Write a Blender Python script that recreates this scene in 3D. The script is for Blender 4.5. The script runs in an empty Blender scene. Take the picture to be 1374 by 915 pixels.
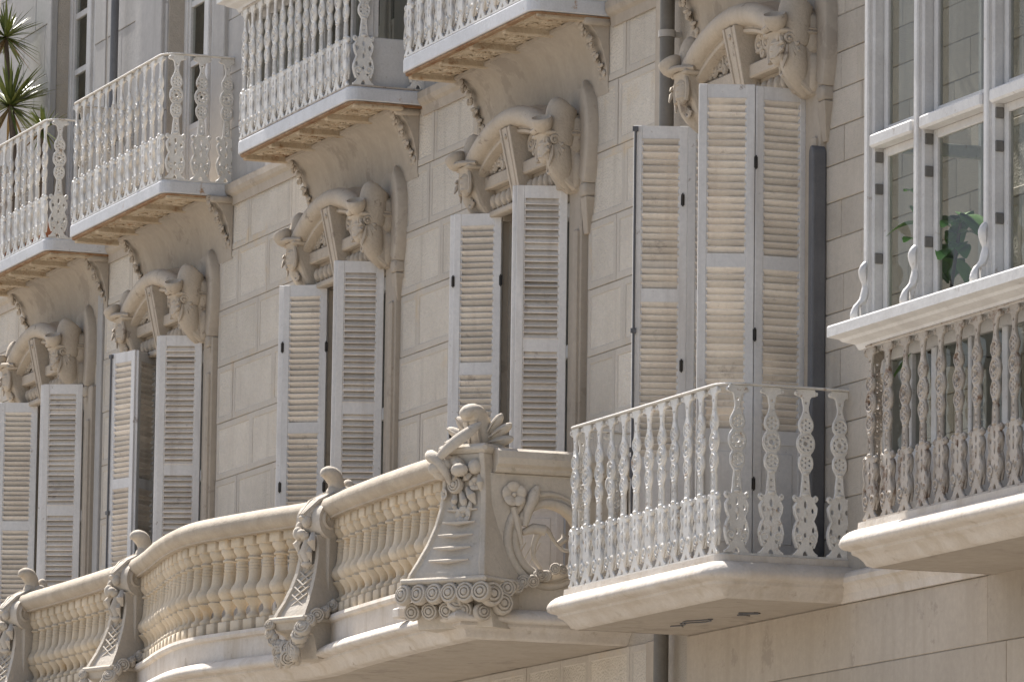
import bpy, bmesh, math, random
from mathutils import Vector, Matrix
random.seed(7)
PI = math.pi
S = bpy.context.scene
COL = S.collection

# ------------------------------------------------------------------ camera
cam_d = bpy.data.cameras.new('camera')
cam = bpy.data.objects.new('camera', cam_d)
COL.objects.link(cam)
cam_d.sensor_width = 36.0
cam_d.lens = 201.75
cam_d.clip_start = 0.5
cam_d.clip_end = 3000
CR = Vector((0.36033322, 0.93272482, 0.01357893))
CU = Vector((0.12613008, -0.06313977, 0.99000231))
CF = Vector((-0.92425709, 0.35501801, 0.14039601))
M = Matrix((CR, CU, -CF)).transposed().to_4x4()
M.translation = Vector((30.79306, -13.96069, 1.6))
cam.matrix_world = M
S.camera = cam

# ------------------------------------------------------------------ sky, sun, exposure
SUN = Vector((-0.60, -0.035, 0.80)).normalized()
w = bpy.data.worlds.new('World')
S.world = w
w.use_nodes = True
nt = w.node_tree
nt.nodes.clear()
sky = nt.nodes.new('ShaderNodeTexSky')
sky.sky_type = 'NISHITA'
sky.sun_disc = False
sky.sun_elevation = math.asin(SUN.z)
sky.sun_rotation = math.atan2(SUN.x, SUN.y)
sky.dust_density = 3.0
bg = nt.nodes.new('ShaderNodeBackground')
bg.inputs[1].default_value = 0.09
wo = nt.nodes.new('ShaderNodeOutputWorld')
nt.links.new(sky.outputs[0], bg.inputs[0])
nt.links.new(bg.outputs[0], wo.inputs[0])
sun_d = bpy.data.lights.new('sun', 'SUN')
sun_d.energy = 5.0
sun_d.angle = math.radians(0.5)
sun_d.color = (1.0, 0.965, 0.915)
sun = bpy.data.objects.new('sun', sun_d)
COL.objects.link(sun)
sun.rotation_euler = SUN.to_track_quat('Z', 'Y').to_euler()
sun.location = (0, 0, 60)
S.view_settings.view_transform = 'Standard'
S.view_settings.look = 'None'
S.view_settings.exposure = 1.12
S.view_settings.gamma = 1.0
S.cycles.max_bounces = 8
S.cycles.transparent_max_bounces = 16
S.cycles.caustics_reflective = False
S.cycles.caustics_refractive = False

# ------------------------------------------------------------------ materials
def mat(name, c1, c2=None, scale=3.0, rough=0.85, bump=0.15, bscale=70.0, peck=0.0, peck_scale=45.0,
        spots=None, spot_lo=0.6, spot_hi=0.7, spot_scale=9.0, streak=None, streak_lo=0.55, streak_hi=0.75,
        var=0.06, spec=0.3, metallic=0.0, coat=0.0):
    m = bpy.data.materials.new(name)
    m.use_nodes = True
    t = m.node_tree
    N, L = t.nodes, t.links
    b = N['Principled BSDF']
    b.inputs['Roughness'].default_value = rough
    b.inputs['Metallic'].default_value = metallic
    b.inputs['Specular IOR Level'].default_value = spec
    geo = N.new('ShaderNodeNewGeometry')
    def noise(sc, det=6, vec=None, ro=0.6):
        n = N.new('ShaderNodeTexNoise')
        n.inputs['Scale'].default_value = sc
        n.inputs['Detail'].default_value = det
        n.inputs['Roughness'].default_value = ro
        L.new(vec or geo.outputs['Position'], n.inputs['Vector'])
        return n.outputs['Fac']
    def ramp(src, lo, hi):
        r = N.new('ShaderNodeMapRange')
        r.inputs['From Min'].default_value = lo
        r.inputs['From Max'].default_value = hi
        L.new(src, r.inputs['Value'])
        return r.outputs['Result']
    def mix(f, a, c):
        x = N.new('ShaderNodeMix')
        x.data_type = 'RGBA'
        L.new(f, x.inputs['Factor'])
        for k, v in (('A', a), ('B', c)):
            i = [q for q in x.inputs if q.name == k and q.type == 'RGBA'][0]
            if isinstance(v, (tuple, list)):
                i.default_value = (*v[:3], 1)
            else:
                L.new(v, i)
        return [q for q in x.outputs if q.type == 'RGBA'][0]
    c2 = c2 or tuple(x * 0.85 for x in c1)
    col = mix(ramp(noise(scale), 0.35, 0.68), c1, c2)
    fine = mix(ramp(noise(scale * 14, 4), 0.3, 0.75), (0.92, 0.92, 0.92), (1.06, 1.05, 1.04))
    mm = N.new('ShaderNodeMix'); mm.data_type = 'RGBA'; mm.blend_type = 'MULTIPLY'
    mm.inputs['Factor'].default_value = 1.0
    ia = [q for q in mm.inputs if q.type == 'RGBA']
    L.new(col, ia[0]); L.new(fine, ia[1])
    col = [q for q in mm.outputs if q.type == 'RGBA'][0]
    if streak:
        mp = N.new('ShaderNodeMapping')
        mp.inputs['Scale'].default_value = (7, 7, 0.7)
        L.new(geo.outputs['Position'], mp.inputs['Vector'])
        col = mix(ramp(noise(1.0, 5, mp.outputs['Vector']), streak_lo, streak_hi), col, streak)
    if spots:
        col = mix(ramp(noise(spot_scale, 8, None, 0.7), spot_lo, spot_hi), col, spots)
    if var:
        oi = N.new('ShaderNodeObjectInfo')
        r = N.new('ShaderNodeMapRange')
        r.inputs['To Min'].default_value = 1 - var
        r.inputs['To Max'].default_value = 1 + var
        L.new(oi.outputs['Random'], r.inputs['Value'])
        h = N.new('ShaderNodeHueSaturation')
        L.new(r.outputs['Result'], h.inputs['Value'])
        L.new(col, h.inputs['Color'])
        col = h.outputs['Color']
    L.new(col, b.inputs['Base Color'])
    hsrc = noise(bscale, 5)
    if peck:
        v = N.new('ShaderNodeTexVoronoi')
        v.inputs['Scale'].default_value = peck_scale
        L.new(geo.outputs['Position'], v.inputs['Vector'])
        a = N.new('ShaderNodeMath'); a.operation = 'MULTIPLY_ADD'
        L.new(v.outputs['Distance'], a.inputs[0])
        a.inputs[1].default_value = peck
        L.new(hsrc, a.inputs[2])
        hsrc = a.outputs[0]
    bu = N.new('ShaderNodeBump')
    bu.inputs['Strength'].default_value = bump
    bu.inputs['Distance'].default_value = 0.02
    L.new(hsrc, bu.inputs['Height'])
    L.new(bu.outputs['Normal'], b.inputs['Normal'])
    return m

def glass_mat(name, tint=(0.69, 0.70, 0.665), refl=0.9):
    m = bpy.data.materials.new(name)
    m.use_nodes = True
    t = m.node_tree
    N, L = t.nodes, t.links
    N.clear()
    o = N.new('ShaderNodeOutputMaterial')
    tr = N.new('ShaderNodeBsdfTransparent'); tr.inputs[0].default_value = (*tint, 1)
    gl = N.new('ShaderNodeBsdfGlossy'); gl.inputs['Roughness'].default_value = 0.02
    gl.inputs[0].default_value = (0.9, 0.93, 0.95, 1)
    lw = N.new('ShaderNodeLayerWeight'); lw.inputs['Blend'].default_value = 0.5
    po = N.new('ShaderNodeMath'); po.operation = 'POWER'; po.inputs[1].default_value = 5.0
    L.new(lw.outputs['Facing'], po.inputs[0])
    fr = N.new('ShaderNodeMath'); fr.operation = 'MULTIPLY_ADD'; fr.inputs[1].default_value = 0.42; fr.inputs[2].default_value = 0.03
    L.new(po.outputs[0], fr.inputs[0])
    ge = N.new('ShaderNodeNewGeometry')
    no = N.new('ShaderNodeTexNoise'); no.inputs['Scale'].default_value = 2.0
    L.new(ge.outputs['Position'], no.inputs['Vector'])
    bu = N.new('ShaderNodeBump'); bu.inputs['Strength'].default_value = 0.015
    L.new(no.outputs['Fac'], bu.inputs['Height'])
    L.new(bu.outputs['Normal'], gl.inputs['Normal'])
    mx = N.new('ShaderNodeMixShader')
    L.new(fr.outputs[0], mx.inputs[0])
    L.new(tr.outputs[0], mx.inputs[1]); L.new(gl.outputs[0], mx.inputs[2])
    L.new(mx.outputs[0], o.inputs[0])
    return m

MT = {}
MT['wall'] = mat('wall_stone', (0.48, 0.43, 0.365), (0.41, 0.365, 0.305), scale=2.2, bump=0.5, bscale=90,
                 streak=(0.36, 0.32, 0.27), var=0.09, spots=(0.50, 0.41, 0.29), spot_lo=0.58, spot_hi=0.8, spot_scale=2.5)
MT['peck'] = mat('pecked_stone', (0.585, 0.535, 0.46), (0.515, 0.465, 0.395), scale=2.2, bump=0.42, bscale=120, peck=1.3, peck_scale=58, var=0.09,
                 streak=(0.43, 0.385, 0.325), spots=(0.56, 0.46, 0.33), spot_lo=0.58, spot_hi=0.74, spot_scale=2.4)
MT['margin'] = mat('dressed_margin', (0.485, 0.443, 0.383), (0.445, 0.40, 0.342), scale=3, bump=0.25, bscale=60,
                   spots=(0.52, 0.40, 0.25), spot_lo=0.55, spot_hi=0.75, spot_scale=2.5)
MT['plaster'] = mat('smooth_plaster', (0.42, 0.365, 0.30), (0.375, 0.325, 0.265), scale=1.6, bump=0.12, bscale=30,
                    streak=(0.345, 0.295, 0.235), streak_lo=0.46, spots=(0.315, 0.27, 0.22), spot_lo=0.575, spot_hi=0.615, spot_scale=2.2)
MT['white_plaster'] = mat('pale_plaster', (0.40, 0.385, 0.365), (0.355, 0.34, 0.32), scale=1.4, bump=0.12, bscale=30,
                          streak=(0.32, 0.305, 0.285))
MT['carved'] = mat('carved_stone', (0.47, 0.405, 0.325), (0.40, 0.34, 0.27), scale=4, bump=0.3, bscale=50,
                   spots=(0.22, 0.18, 0.145), spot_lo=0.60, spot_hi=0.67, spot_scale=6, streak=(0.36, 0.31, 0.25), streak_lo=0.55)
MT['cream'] = mat('cream_stone_paint', (0.52, 0.465, 0.39), (0.45, 0.395, 0.325), scale=3.5, bump=0.25, bscale=45,
                  spots=(0.34, 0.29, 0.23), spot_lo=0.60, spot_hi=0.70, spot_scale=8, streak=(0.42, 0.355, 0.275), streak_lo=0.54)
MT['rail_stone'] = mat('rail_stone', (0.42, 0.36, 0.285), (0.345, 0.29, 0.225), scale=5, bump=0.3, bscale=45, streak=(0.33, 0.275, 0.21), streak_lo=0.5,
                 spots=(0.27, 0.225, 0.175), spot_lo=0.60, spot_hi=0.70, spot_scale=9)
MT['baluster'] = mat('baluster_stone', (0.56, 0.48, 0.37), (0.50, 0.41, 0.29), scale=5, bump=0.2, bscale=45,
                     var=0.11, streak=(0.46, 0.385, 0.29), spots=(0.52, 0.36, 0.19), spot_lo=0.57, spot_hi=0.78, spot_scale=6)
MT['ledge'] = mat('white_washed_ledge', (0.58, 0.53, 0.47), (0.50, 0.44, 0.37), scale=4, bump=0.25, bscale=40,
                  spots=(0.36, 0.30, 0.235), spot_lo=0.60, spot_hi=0.70, spot_scale=7, streak=(0.43, 0.365, 0.285), streak_lo=0.53)
MT['shutter'] = mat('shutter_paint', (0.70, 0.68, 0.655), (0.63, 0.61, 0.585), scale=3, rough=0.55, bump=0.06, bscale=30,
                    spots=(0.40, 0.35, 0.31), spot_lo=0.64, spot_hi=0.70, spot_scale=13, streak=(0.52, 0.485, 0.45), var=0.09)
MT['slat'] = mat('slat_paint', (0.72, 0.66, 0.58), (0.63, 0.565, 0.49), scale=3, rough=0.6, bump=0.05, bscale=40, var=0.15,
                 spots=(0.40, 0.34, 0.29), spot_lo=0.60, spot_hi=0.72, spot_scale=7, streak=(0.55, 0.48, 0.41))
MT['white_iron'] = mat('white_iron_paint', (0.68, 0.655, 0.61), (0.57, 0.545, 0.50), scale=6, rough=0.45, bump=0.35, bscale=60, spec=0.5,
                       spots=(0.34, 0.23, 0.14), spot_lo=0.60, spot_hi=0.69, spot_scale=18, var=0.1)
MT['old_iron'] = mat('weathered_iron_paint', (0.47, 0.42, 0.36), (0.36, 0.31, 0.26), scale=6, rough=0.6, bump=0.5, bscale=60,
                     spots=(0.17, 0.10, 0.06), spot_lo=0.55, spot_hi=0.66, spot_scale=12)
MT['fascia'] = mat('fascia_paint', (0.56, 0.56, 0.57), (0.48, 0.48, 0.48), scale=5, rough=0.5, bump=0.2, bscale=40,
                   spots=(0.30, 0.17, 0.08), spot_lo=0.62, spot_hi=0.70, spot_scale=7)
MT['soffit'] = mat('rusty_soffit', (0.52, 0.44, 0.33), (0.40, 0.31, 0.21), scale=5, rough=0.8, bump=0.4, bscale=50,
                   spots=(0.25, 0.135, 0.06), spot_lo=0.54, spot_hi=0.68, spot_scale=8)
MT['rust'] = mat('rust', (0.22, 0.11, 0.05), (0.38, 0.27, 0.17), scale=9, rough=0.9, bump=0.6, bscale=60)
MT['white_wood'] = mat('white_wood_paint', (0.62, 0.605, 0.58), (0.53, 0.51, 0.485), scale=4, rough=0.5, bump=0.15, bscale=30,
                       spots=(0.36, 0.31, 0.265), spot_lo=0.62, spot_hi=0.70, spot_scale=14, streak=(0.52, 0.50, 0.48))
MT['zinc'] = mat('grey_zinc', (0.13, 0.13, 0.135), (0.10, 0.10, 0.105), scale=4, rough=0.6, bump=0.1, spec=0.4)
MT['pipe_grey'] = mat('grey_pipe_paint', (0.165, 0.155, 0.14), (0.125, 0.118, 0.105), scale=4, rough=0.6, bump=0.1)
MT['black_iron'] = mat('black_iron', (0.03, 0.028, 0.026), (0.05, 0.04, 0.03), scale=20, rough=0.6, bump=0.2)
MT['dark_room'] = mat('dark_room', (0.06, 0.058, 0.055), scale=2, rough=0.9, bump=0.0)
MT['door'] = mat('door_paint', (0.36, 0.36, 0.36), (0.32, 0.32, 0.32), scale=3, rough=0.5, bump=0.06)
MT['door_red'] = mat('red_brown_door_paint', (0.20, 0.075, 0.05), (0.15, 0.06, 0.04), scale=4, rough=0.5, bump=0.08)
MT['leaf'] = mat('yucca_leaf', (0.19, 0.21, 0.05), (0.08, 0.11, 0.03), scale=9, rough=0.4, bump=0.05, var=0.15)
MT['leaf_dry'] = mat('dry_leaf', (0.30, 0.20, 0.08), (0.2, 0.12, 0.05), scale=9, rough=0.7, bump=0.05)
MT['house_leaf'] = mat('house_plant_leaf', (0.14, 0.30, 0.06), (0.08, 0.19, 0.045), scale=9, rough=0.35, bump=0.05)
MT['bark'] = mat('bark', (0.16, 0.12, 0.085), (0.10, 0.075, 0.055), scale=12, rough=0.9, bump=0.5)
MT['terracotta'] = mat('terracotta', (0.42, 0.18, 0.10), scale=5, rough=0.85, bump=0.1)
MT['paving'] = mat('street_paving', (0.29, 0.268, 0.24), (0.25, 0.23, 0.205), scale=0.6, rough=0.9, bump=0.2, bscale=10)
MT['glass'] = glass_mat('window_glass')
MT['curtain'] = mat('curtain_cloth', (0.50, 0.49, 0.46), (0.42, 0.41, 0.39), scale=2, rough=0.95, bump=0.1)

# ------------------------------------------------------------------ mesh builder
class MB:
    def __init__(self):
        self.v, self.f, self.s, self.mi = [], [], [], []
    def add(self, vs, fs, smooth=False, mi=0, mtx=None):
        o = len(self.v)
        if mtx is not None:
            vs = [mtx @ Vector(p) for p in vs]
        self.v += [tuple(p) for p in vs]
        self.f += [tuple(i + o for i in q) for q in fs]
        self.s += [smooth] * len(fs)
        self.mi += [mi] * len(fs)
        return self
    def box(self, x0, x1, y0, y1, z0, z1, mi=0, mtx=None, ch=0.0):
        if ch <= 0:
            vs = [(x, y, z) for z in (z0, z1) for y in (y0, y1) for x in (x0, x1)]
            fs = [(0, 2, 3, 1), (4, 5, 7, 6), (0, 1, 5, 4), (2, 6, 7, 3), (0, 4, 6, 2), (1, 3, 7, 5)]
            return self.add(vs, fs, False, mi, mtx)
        bm = bmesh.new()
        bmesh.ops.create_cube(bm, size=1.0)
        for q in bm.verts:
            q.co = Vector(((x0 + x1) / 2 + q.co.x * (x1 - x0), (y0 + y1) / 2 + q.co.y * (y1 - y0), (z0 + z1) / 2 + q.co.z * (z1 - z0)))
        bmesh.ops.bevel(bm, geom=bm.edges[:], offset=ch, segments=1, affect='EDGES')
        self.addbm(bm, False, mi, mtx)
        bm.free()
        return self
    def addbm(self, bm, smooth=False, mi=0, mtx=None):
        bm.verts.index_update()
        return self.add([q.co.copy() for q in bm.verts], [tuple(q.index for q in f.verts) for f in bm.faces], smooth, mi, mtx)
    def addmesh(self, me, smooth=False, mi=0, mtx=None):
        return self.add([q.co.copy() for q in me.vertices], [tuple(p.vertices) for p in me.polygons], smooth, mi, mtx)
    def lathe(self, prof, n=16, mtx=None, smooth=True, mi=0, sx=1.0, sy=1.0):
        vs, fs = [], []
        for r, z in prof:
            for k in range(n):
                a = 2 * PI * k / n
                vs.append((r * math.cos(a) * sx, r * math.sin(a) * sy, z))
        for i in range(len(prof) - 1):
            for k in range(n):
                k2 = (k + 1) % n
                fs.append((i * n + k, i * n + k2, (i + 1) * n + k2, (i + 1) * n + k))
        fs.append(tuple(range(n - 1, -1, -1)))
        fs.append(tuple((len(prof) - 1) * n + k for k in range(n)))
        return self.add(vs, fs, smooth, mi, mtx)
    def ball(self, c, r, n=10, m=6, mtx=None, mi=0):
        if not isinstance(r, (tuple, list)):
            r = (r, r, r)
        T = Matrix.Translation(Vector(c)) @ Matrix.Diagonal((r[0], r[1], r[2], 1))
        if mtx is not None:
            T = mtx @ T
        prof = [(math.sin(PI * i / m) if 0 < i < m else 0.02, -math.cos(PI * i / m)) for i in range(m + 1)]
        return self.lathe(prof, n, T, True, mi)
    def tube(self, pts, rad, n=8, mtx=None, mi=0, flat=1.0, smooth=True, up=None):
        pts = [Vector(p) for p in pts]
        if not isinstance(rad, (list, tuple)):
            rad = [rad] * len(pts)
        vs, fs = [], []
        nrm = None
        for i, p in enumerate(pts):
            d = (pts[min(i + 1, len(pts) - 1)] - pts[max(i - 1, 0)]).normalized()
            if nrm is None:
                a = Vector(up) if up else (Vector((1, 0, 0)) if abs(d.x) < 0.8 else Vector((0, 0, 1)))
                nrm = (a - d * a.dot(d)).normalized()
            else:
                nrm = (nrm - d * nrm.dot(d)).normalized()
            b = d.cross(nrm)
            for k in range(n):
                a = 2 * PI * k / n
                vs.append(p + nrm * (math.cos(a) * rad[i] * flat) + b * (math.sin(a) * rad[i]))
        for i in range(len(pts) - 1):
            for k in range(n):
                k2 = (k + 1) % n
                fs.append((i * n + k, i * n + k2, (i + 1) * n + k2, (i + 1) * n + k))
        fs.append(tuple(range(n - 1, -1, -1)))
        fs.append(tuple((len(pts) - 1) * n + k for k in range(n)))
        return self.add(vs, fs, smooth, mi, mtx)
    def sweep(self, path, prof, closed=True, mi=0, smooth=False):
        """plan path [(x, y)], profile [(outward offset, z)]; outward is the right-hand side of the path"""
        P = [Vector(p) for p in path]
        vs, fs = [], []
        n = len(prof)
        for i, p in enumerate(P):
            d0 = (P[i] - P[i - 1]).normalized() if i else (P[1] - P[0]).normalized()
            d1 = (P[i + 1] - P[i]).normalized() if i < len(P) - 1 else d0
            n0, n1 = Vector((d0.y, -d0.x)), Vector((d1.y, -d1.x))
            b = (n0 + n1).normalized()
            b = b / max(0.35, b.dot(n0))
            for o, z in prof:
                vs.append((p.x + b.x * o, p.y + b.y * o, z))
        m = n if closed else n - 1
        for i in range(len(P) - 1):
            for k in range(m):
                k2 = (k + 1) % n
                fs.append((i * n + k, (i + 1) * n + k, (i + 1) * n + k2, i * n + k2))
        if closed:
            fs.append(tuple(range(n)))
            fs.append(tuple((len(P) - 1) * n + k for k in range(n - 1, -1, -1)))
        return self.add(vs, fs, smooth, mi)
    def prism(self, poly, axis, a0, a1, mi=0, mtx=None, smooth=False):
        """extrude polygon along axis; poly given in the two other axes (order xyz)"""
        n = len(poly)
        def P(u, v, a):
            return {'x': (a, u, v), 'y': (u, a, v), 'z': (u, v, a)}[axis]
        vs = [P(u, v, a0) for u, v in poly] + [P(u, v, a1) for u, v in poly]
        fs = [(k, (k + 1) % n, n + (k + 1) % n, n + k) for k in range(n)]
        fs += [tuple(range(n - 1, -1, -1)), tuple(range(n, 2 * n))]
        return self.add(vs, fs, smooth, mi, mtx)
    def mesh(self, name):
        me = bpy.data.meshes.new(name)
        me.from_pydata(self.v, [], self.f)
        me.polygons.foreach_set('use_smooth', self.s)
        me.polygons.foreach_set('material_index', self.mi)
        me.update()
        bm = bmesh.new(); bm.from_mesh(me)
        bmesh.ops.recalc_face_normals(bm, faces=bm.faces[:])
        bm.to_mesh(me); bm.free()
        if any(self.s):
            try:
                me.set_sharp_from_angle(angle=math.radians(48))
            except Exception:
                pass
        return me
    def build(self, name, m, parent=None, bevel=0.0):
        me = self.mesh(name)
        for x in (m if isinstance(m, (list, tuple)) else [m]):
            me.materials.append(MT[x])
        return put(name, me, parent, bevel)

def put(name, me, parent=None, bevel=0.0, mtx=None):
    o = bpy.data.objects.new(name, me)
    COL.objects.link(o)
    if parent is not None:
        o.parent = parent
    if mtx is not None:
        o.matrix_local = mtx
    if bevel:
        b = o.modifiers.new('bevel', 'BEVEL')
        b.width = bevel; b.segments = 2; b.limit_method = 'ANGLE'; b.angle_limit = math.radians(40)
    return o

def thing(name, label, cat, loc=(0, 0, 0), rz=0.0, group=None):
    o = bpy.data.objects.new(name, None)
    COL.objects.link(o)
    o.empty_display_size = 0.2
    o.location = loc
    o.rotation_euler = (0, 0, rz)
    o['label'] = label; o['category'] = cat
    if group:
        o['group'] = group
    return o

def copy_tree(o, parent=None):
    c = o.copy()
    COL.objects.link(c)
    if parent is not None:
        c.parent = parent
    for ch in list(o.children):
        copy_tree(ch, c)
    return c

def shape2d(loops, ext, bev=0.0):
    """flat shape with holes, in XY, extruded along Z; returns mesh"""
    cu = bpy.data.curves.new('outline', 'CURVE')
    cu.dimensions = '2D'; cu.fill_mode = 'BOTH'
    cu.extrude = ext; cu.bevel_depth = bev; cu.bevel_resolution = 0
    cu.offset = -bev
    for lp in loops:
        sp = cu.splines.new('POLY')
        sp.points.add(len(lp) - 1)
        for i, (x, y) in enumerate(lp):
            sp.points[i].co = (x, y, 0, 1)
        sp.use_cyclic_u = True
    ob = bpy.data.objects.new('outline', cu)
    COL.objects.link(ob)
    dg = bpy.context.evaluated_depsgraph_get()
    dg.update()
    me = bpy.data.meshes.new_from_object(ob.evaluated_get(dg))
    bpy.data.objects.remove(ob)
    bpy.data.curves.remove(cu)
    return me

def catmull(pts, n=6):
    out = []
    P = [Vector(p) for p in pts]
    for i in range(len(P) - 1):
        a, b, c, d = P[max(i - 1, 0)], P[i], P[i + 1], P[min(i + 2, len(P) - 1)]
        for k in range(n):
            t = k / n
            out.append(0.5 * ((2 * b) + (c - a) * t + (2 * a - 5 * b + 4 * c - d) * t * t + (3 * b - a - 3 * c + d) * t ** 3))
    out.append(P[-1])
    return out

def spiral(c, r0, r1, a0, turns, n=22, plane='xz', off=0.0):
    pts = []
    for i in range(n + 1):
        t = i / n
        r = r0 + (r1 - r0) * t
        a = a0 + turns * 2 * PI * t
        u, v = c[0] + r * math.cos(a), c[1] + r * math.sin(a)
        pts.append({'xz': (u, off, v), 'yz': (off, u, v), 'xy': (u, v, off)}[plane])
    return pts

def rosette(mb, c, r, nrm, n=12, petals=True):
    """concentric rose with cupped petals"""
    q = Vector(nrm).normalized().to_track_quat('Z', 'Y').to_matrix().to_4x4()
    T = Matrix.Translation(Vector(c)) @ q
    prof = [(r, -r * .3), (r * 1.02, r * .05), (r * .9, r * .32), (r * .74, r * .36), (r * .66, r * .2), (r * .58, r * .42),
            (r * .42, r * .46), (r * .36, r * .28), (r * .26, r * .5), (r * .03, r * .55)]
    mb.lathe(prof, n, T, True)

def flower(mb, c, r, nrm, k=5):
    q = Vector(nrm).normalized().to_track_quat('Z', 'Y').to_matrix().to_4x4()
    T = Matrix.Translation(Vector(c)) @ q
    for i in range(k):
        a = 2 * PI * i / k + 0.4
        mb.ball((0, 0, 0), (r * .52, r * .60, r * .20), 10, 6, T @ Matrix.Rotation(a, 4, 'Z') @ Matrix.Translation((r * .50, 0, .04 * r * (i % 2))) @ Matrix.Rotation(-.45, 4, 'Y'))
    mb.ball((0, 0, r * .10), r * .2, 8, 5, T)

def pane(parent, x0, x1, y0, y1, z0, z1):
    if abs(x1 - x0) < abs(y1 - y0):
        x = (x0 + x1) / 2
        q = [(x, y0, z0), (x, y1, z0), (x, y1, z1), (x, y0, z1)]
    else:
        y = (y0 + y1) / 2
        q = [(x0, y, z0), (x1, y, z0), (x1, y, z1), (x0, y, z1)]
    return MB().add(q, [(0, 1, 2, 3)]).build('pane', 'glass', parent)

# ------------------------------------------------------------------ ground and buildings
g = MB().add([(-900, -900, 0), (900, -900, 0), (900, 900, 0), (-900, 900, 0)], [(0, 1, 2, 3)]).build('ground', 'paving')
g['kind'] = 'structure'

DC = {'a': -16.25, 'b': -12.93, 'c': -8.68, 'd': -5.03, 'e': -1.25}      # centres of the five doors
DOORS = [(-16.95, -15.55), (-13.58, -12.29), (-9.28, -8.03), (-5.66, -4.42), (-1.97, -0.55)]
UP = [(DC[k] - .62, DC[k] + .62) for k in 'abcd'] + [(-1.9, -.6)]

def wall_sheet(x0, x1, z0, z1, holes, y0=0.012, y1=0.40):
    xs = sorted(set([x0, x1] + [h[0] for h in holes] + [h[1] for h in holes]))
    zs = sorted(set([z0, z1] + [h[2] for h in holes] + [h[3] for h in holes]))
    xs = [x for x in xs if x0 <= x <= x1]; zs = [z for z in zs if z0 <= z <= z1]
    def solid(i, j):
        if i < 0 or j < 0 or i >= len(xs) - 1 or j >= len(zs) - 1:
            return False
        cx, cz = (xs[i] + xs[i + 1]) / 2, (zs[j] + zs[j + 1]) / 2
        return not any(h[0] < cx < h[1] and h[2] < cz < h[3] for h in holes)
    mb = MB()
    for i in range(len(xs) - 1):
        for j in range(len(zs) - 1):
            if not solid(i, j):
                continue
            a, b, c, d = xs[i], xs[i + 1], zs[j], zs[j + 1]
            mb.add([(a, y0, c), (b, y0, c), (b, y0, d), (a, y0, d)], [(0, 1, 2, 3)])
            mb.add([(a, y1, c), (b, y1, c), (b, y1, d), (a, y1, d)], [(0, 3, 2, 1)])
            if not solid(i - 1, j): mb.add([(a, y0, c), (a, y1, c), (a, y1, d), (a, y0, d)], [(0, 3, 2, 1)])
            if not solid(i + 1, j): mb.add([(b, y0, c), (b, y1, c), (b, y1, d), (b, y0, d)], [(0, 1, 2, 3)])
            if not solid(i, j - 1): mb.add([(a, y0, c), (b, y0, c), (b, y1, c), (a, y1, c)], [(0, 3, 2, 1)])
            if not solid(i, j + 1): mb.add([(a, y0, d), (b, y0, d), (b, y1, d), (a, y1, d)], [(0, 1, 2, 3)])
    return mb

JX = -15.28                                                              # party line between the two houses
house = thing('stone_townhouse', 'long pale stone townhouse facade with carved door hoods, right of the vertical joint', 'building')
neigh = thing('stone_townhouse', 'neighbouring pale stone house at the far left, beyond the vertical joint', 'building', (JX, 0, 0))

ZD0, ZD1 = 5.0, 7.98
holes = [(a, b, ZD0, ZD1) for a, b in DOORS[1:]] + [(a, b, 9.12, 11.9) for a, b in UP[1:]] + [(2.55, 3.55, 5.1, 7.9)]
wall_sheet(JX, 7.5, 0, 13.6, holes).build('wall', 'wall', house)
nw = wall_sheet(-24, JX - .004, 0, 13.2, [(DOORS[0][0], DOORS[0][1], ZD0, ZD1), (UP[0][0], UP[0][1], 9.12, 11.9)])
nw.v = [(x - JX, y, z) for x, y, z in nw.v]
nw.build('wall', 'wall', neigh)
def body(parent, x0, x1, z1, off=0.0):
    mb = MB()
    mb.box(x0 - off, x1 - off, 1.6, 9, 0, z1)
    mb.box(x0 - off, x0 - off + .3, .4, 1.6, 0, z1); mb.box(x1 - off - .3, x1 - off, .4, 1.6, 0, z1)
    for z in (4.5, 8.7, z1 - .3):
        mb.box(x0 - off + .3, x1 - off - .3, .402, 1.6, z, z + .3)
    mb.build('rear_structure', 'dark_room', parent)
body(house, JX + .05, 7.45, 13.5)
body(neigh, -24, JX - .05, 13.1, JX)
# roof cornice above the frame
cp = [(0, 13.2), (.06, 13.2), (.1, 13.3), (.22, 13.42), (.24, 13.5), (.24, 13.58), (0, 13.58)]
MB().sweep([(JX + .01, .03), (7.5, .03)], cp).build('roof_cornice', 'plaster', house)

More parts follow.
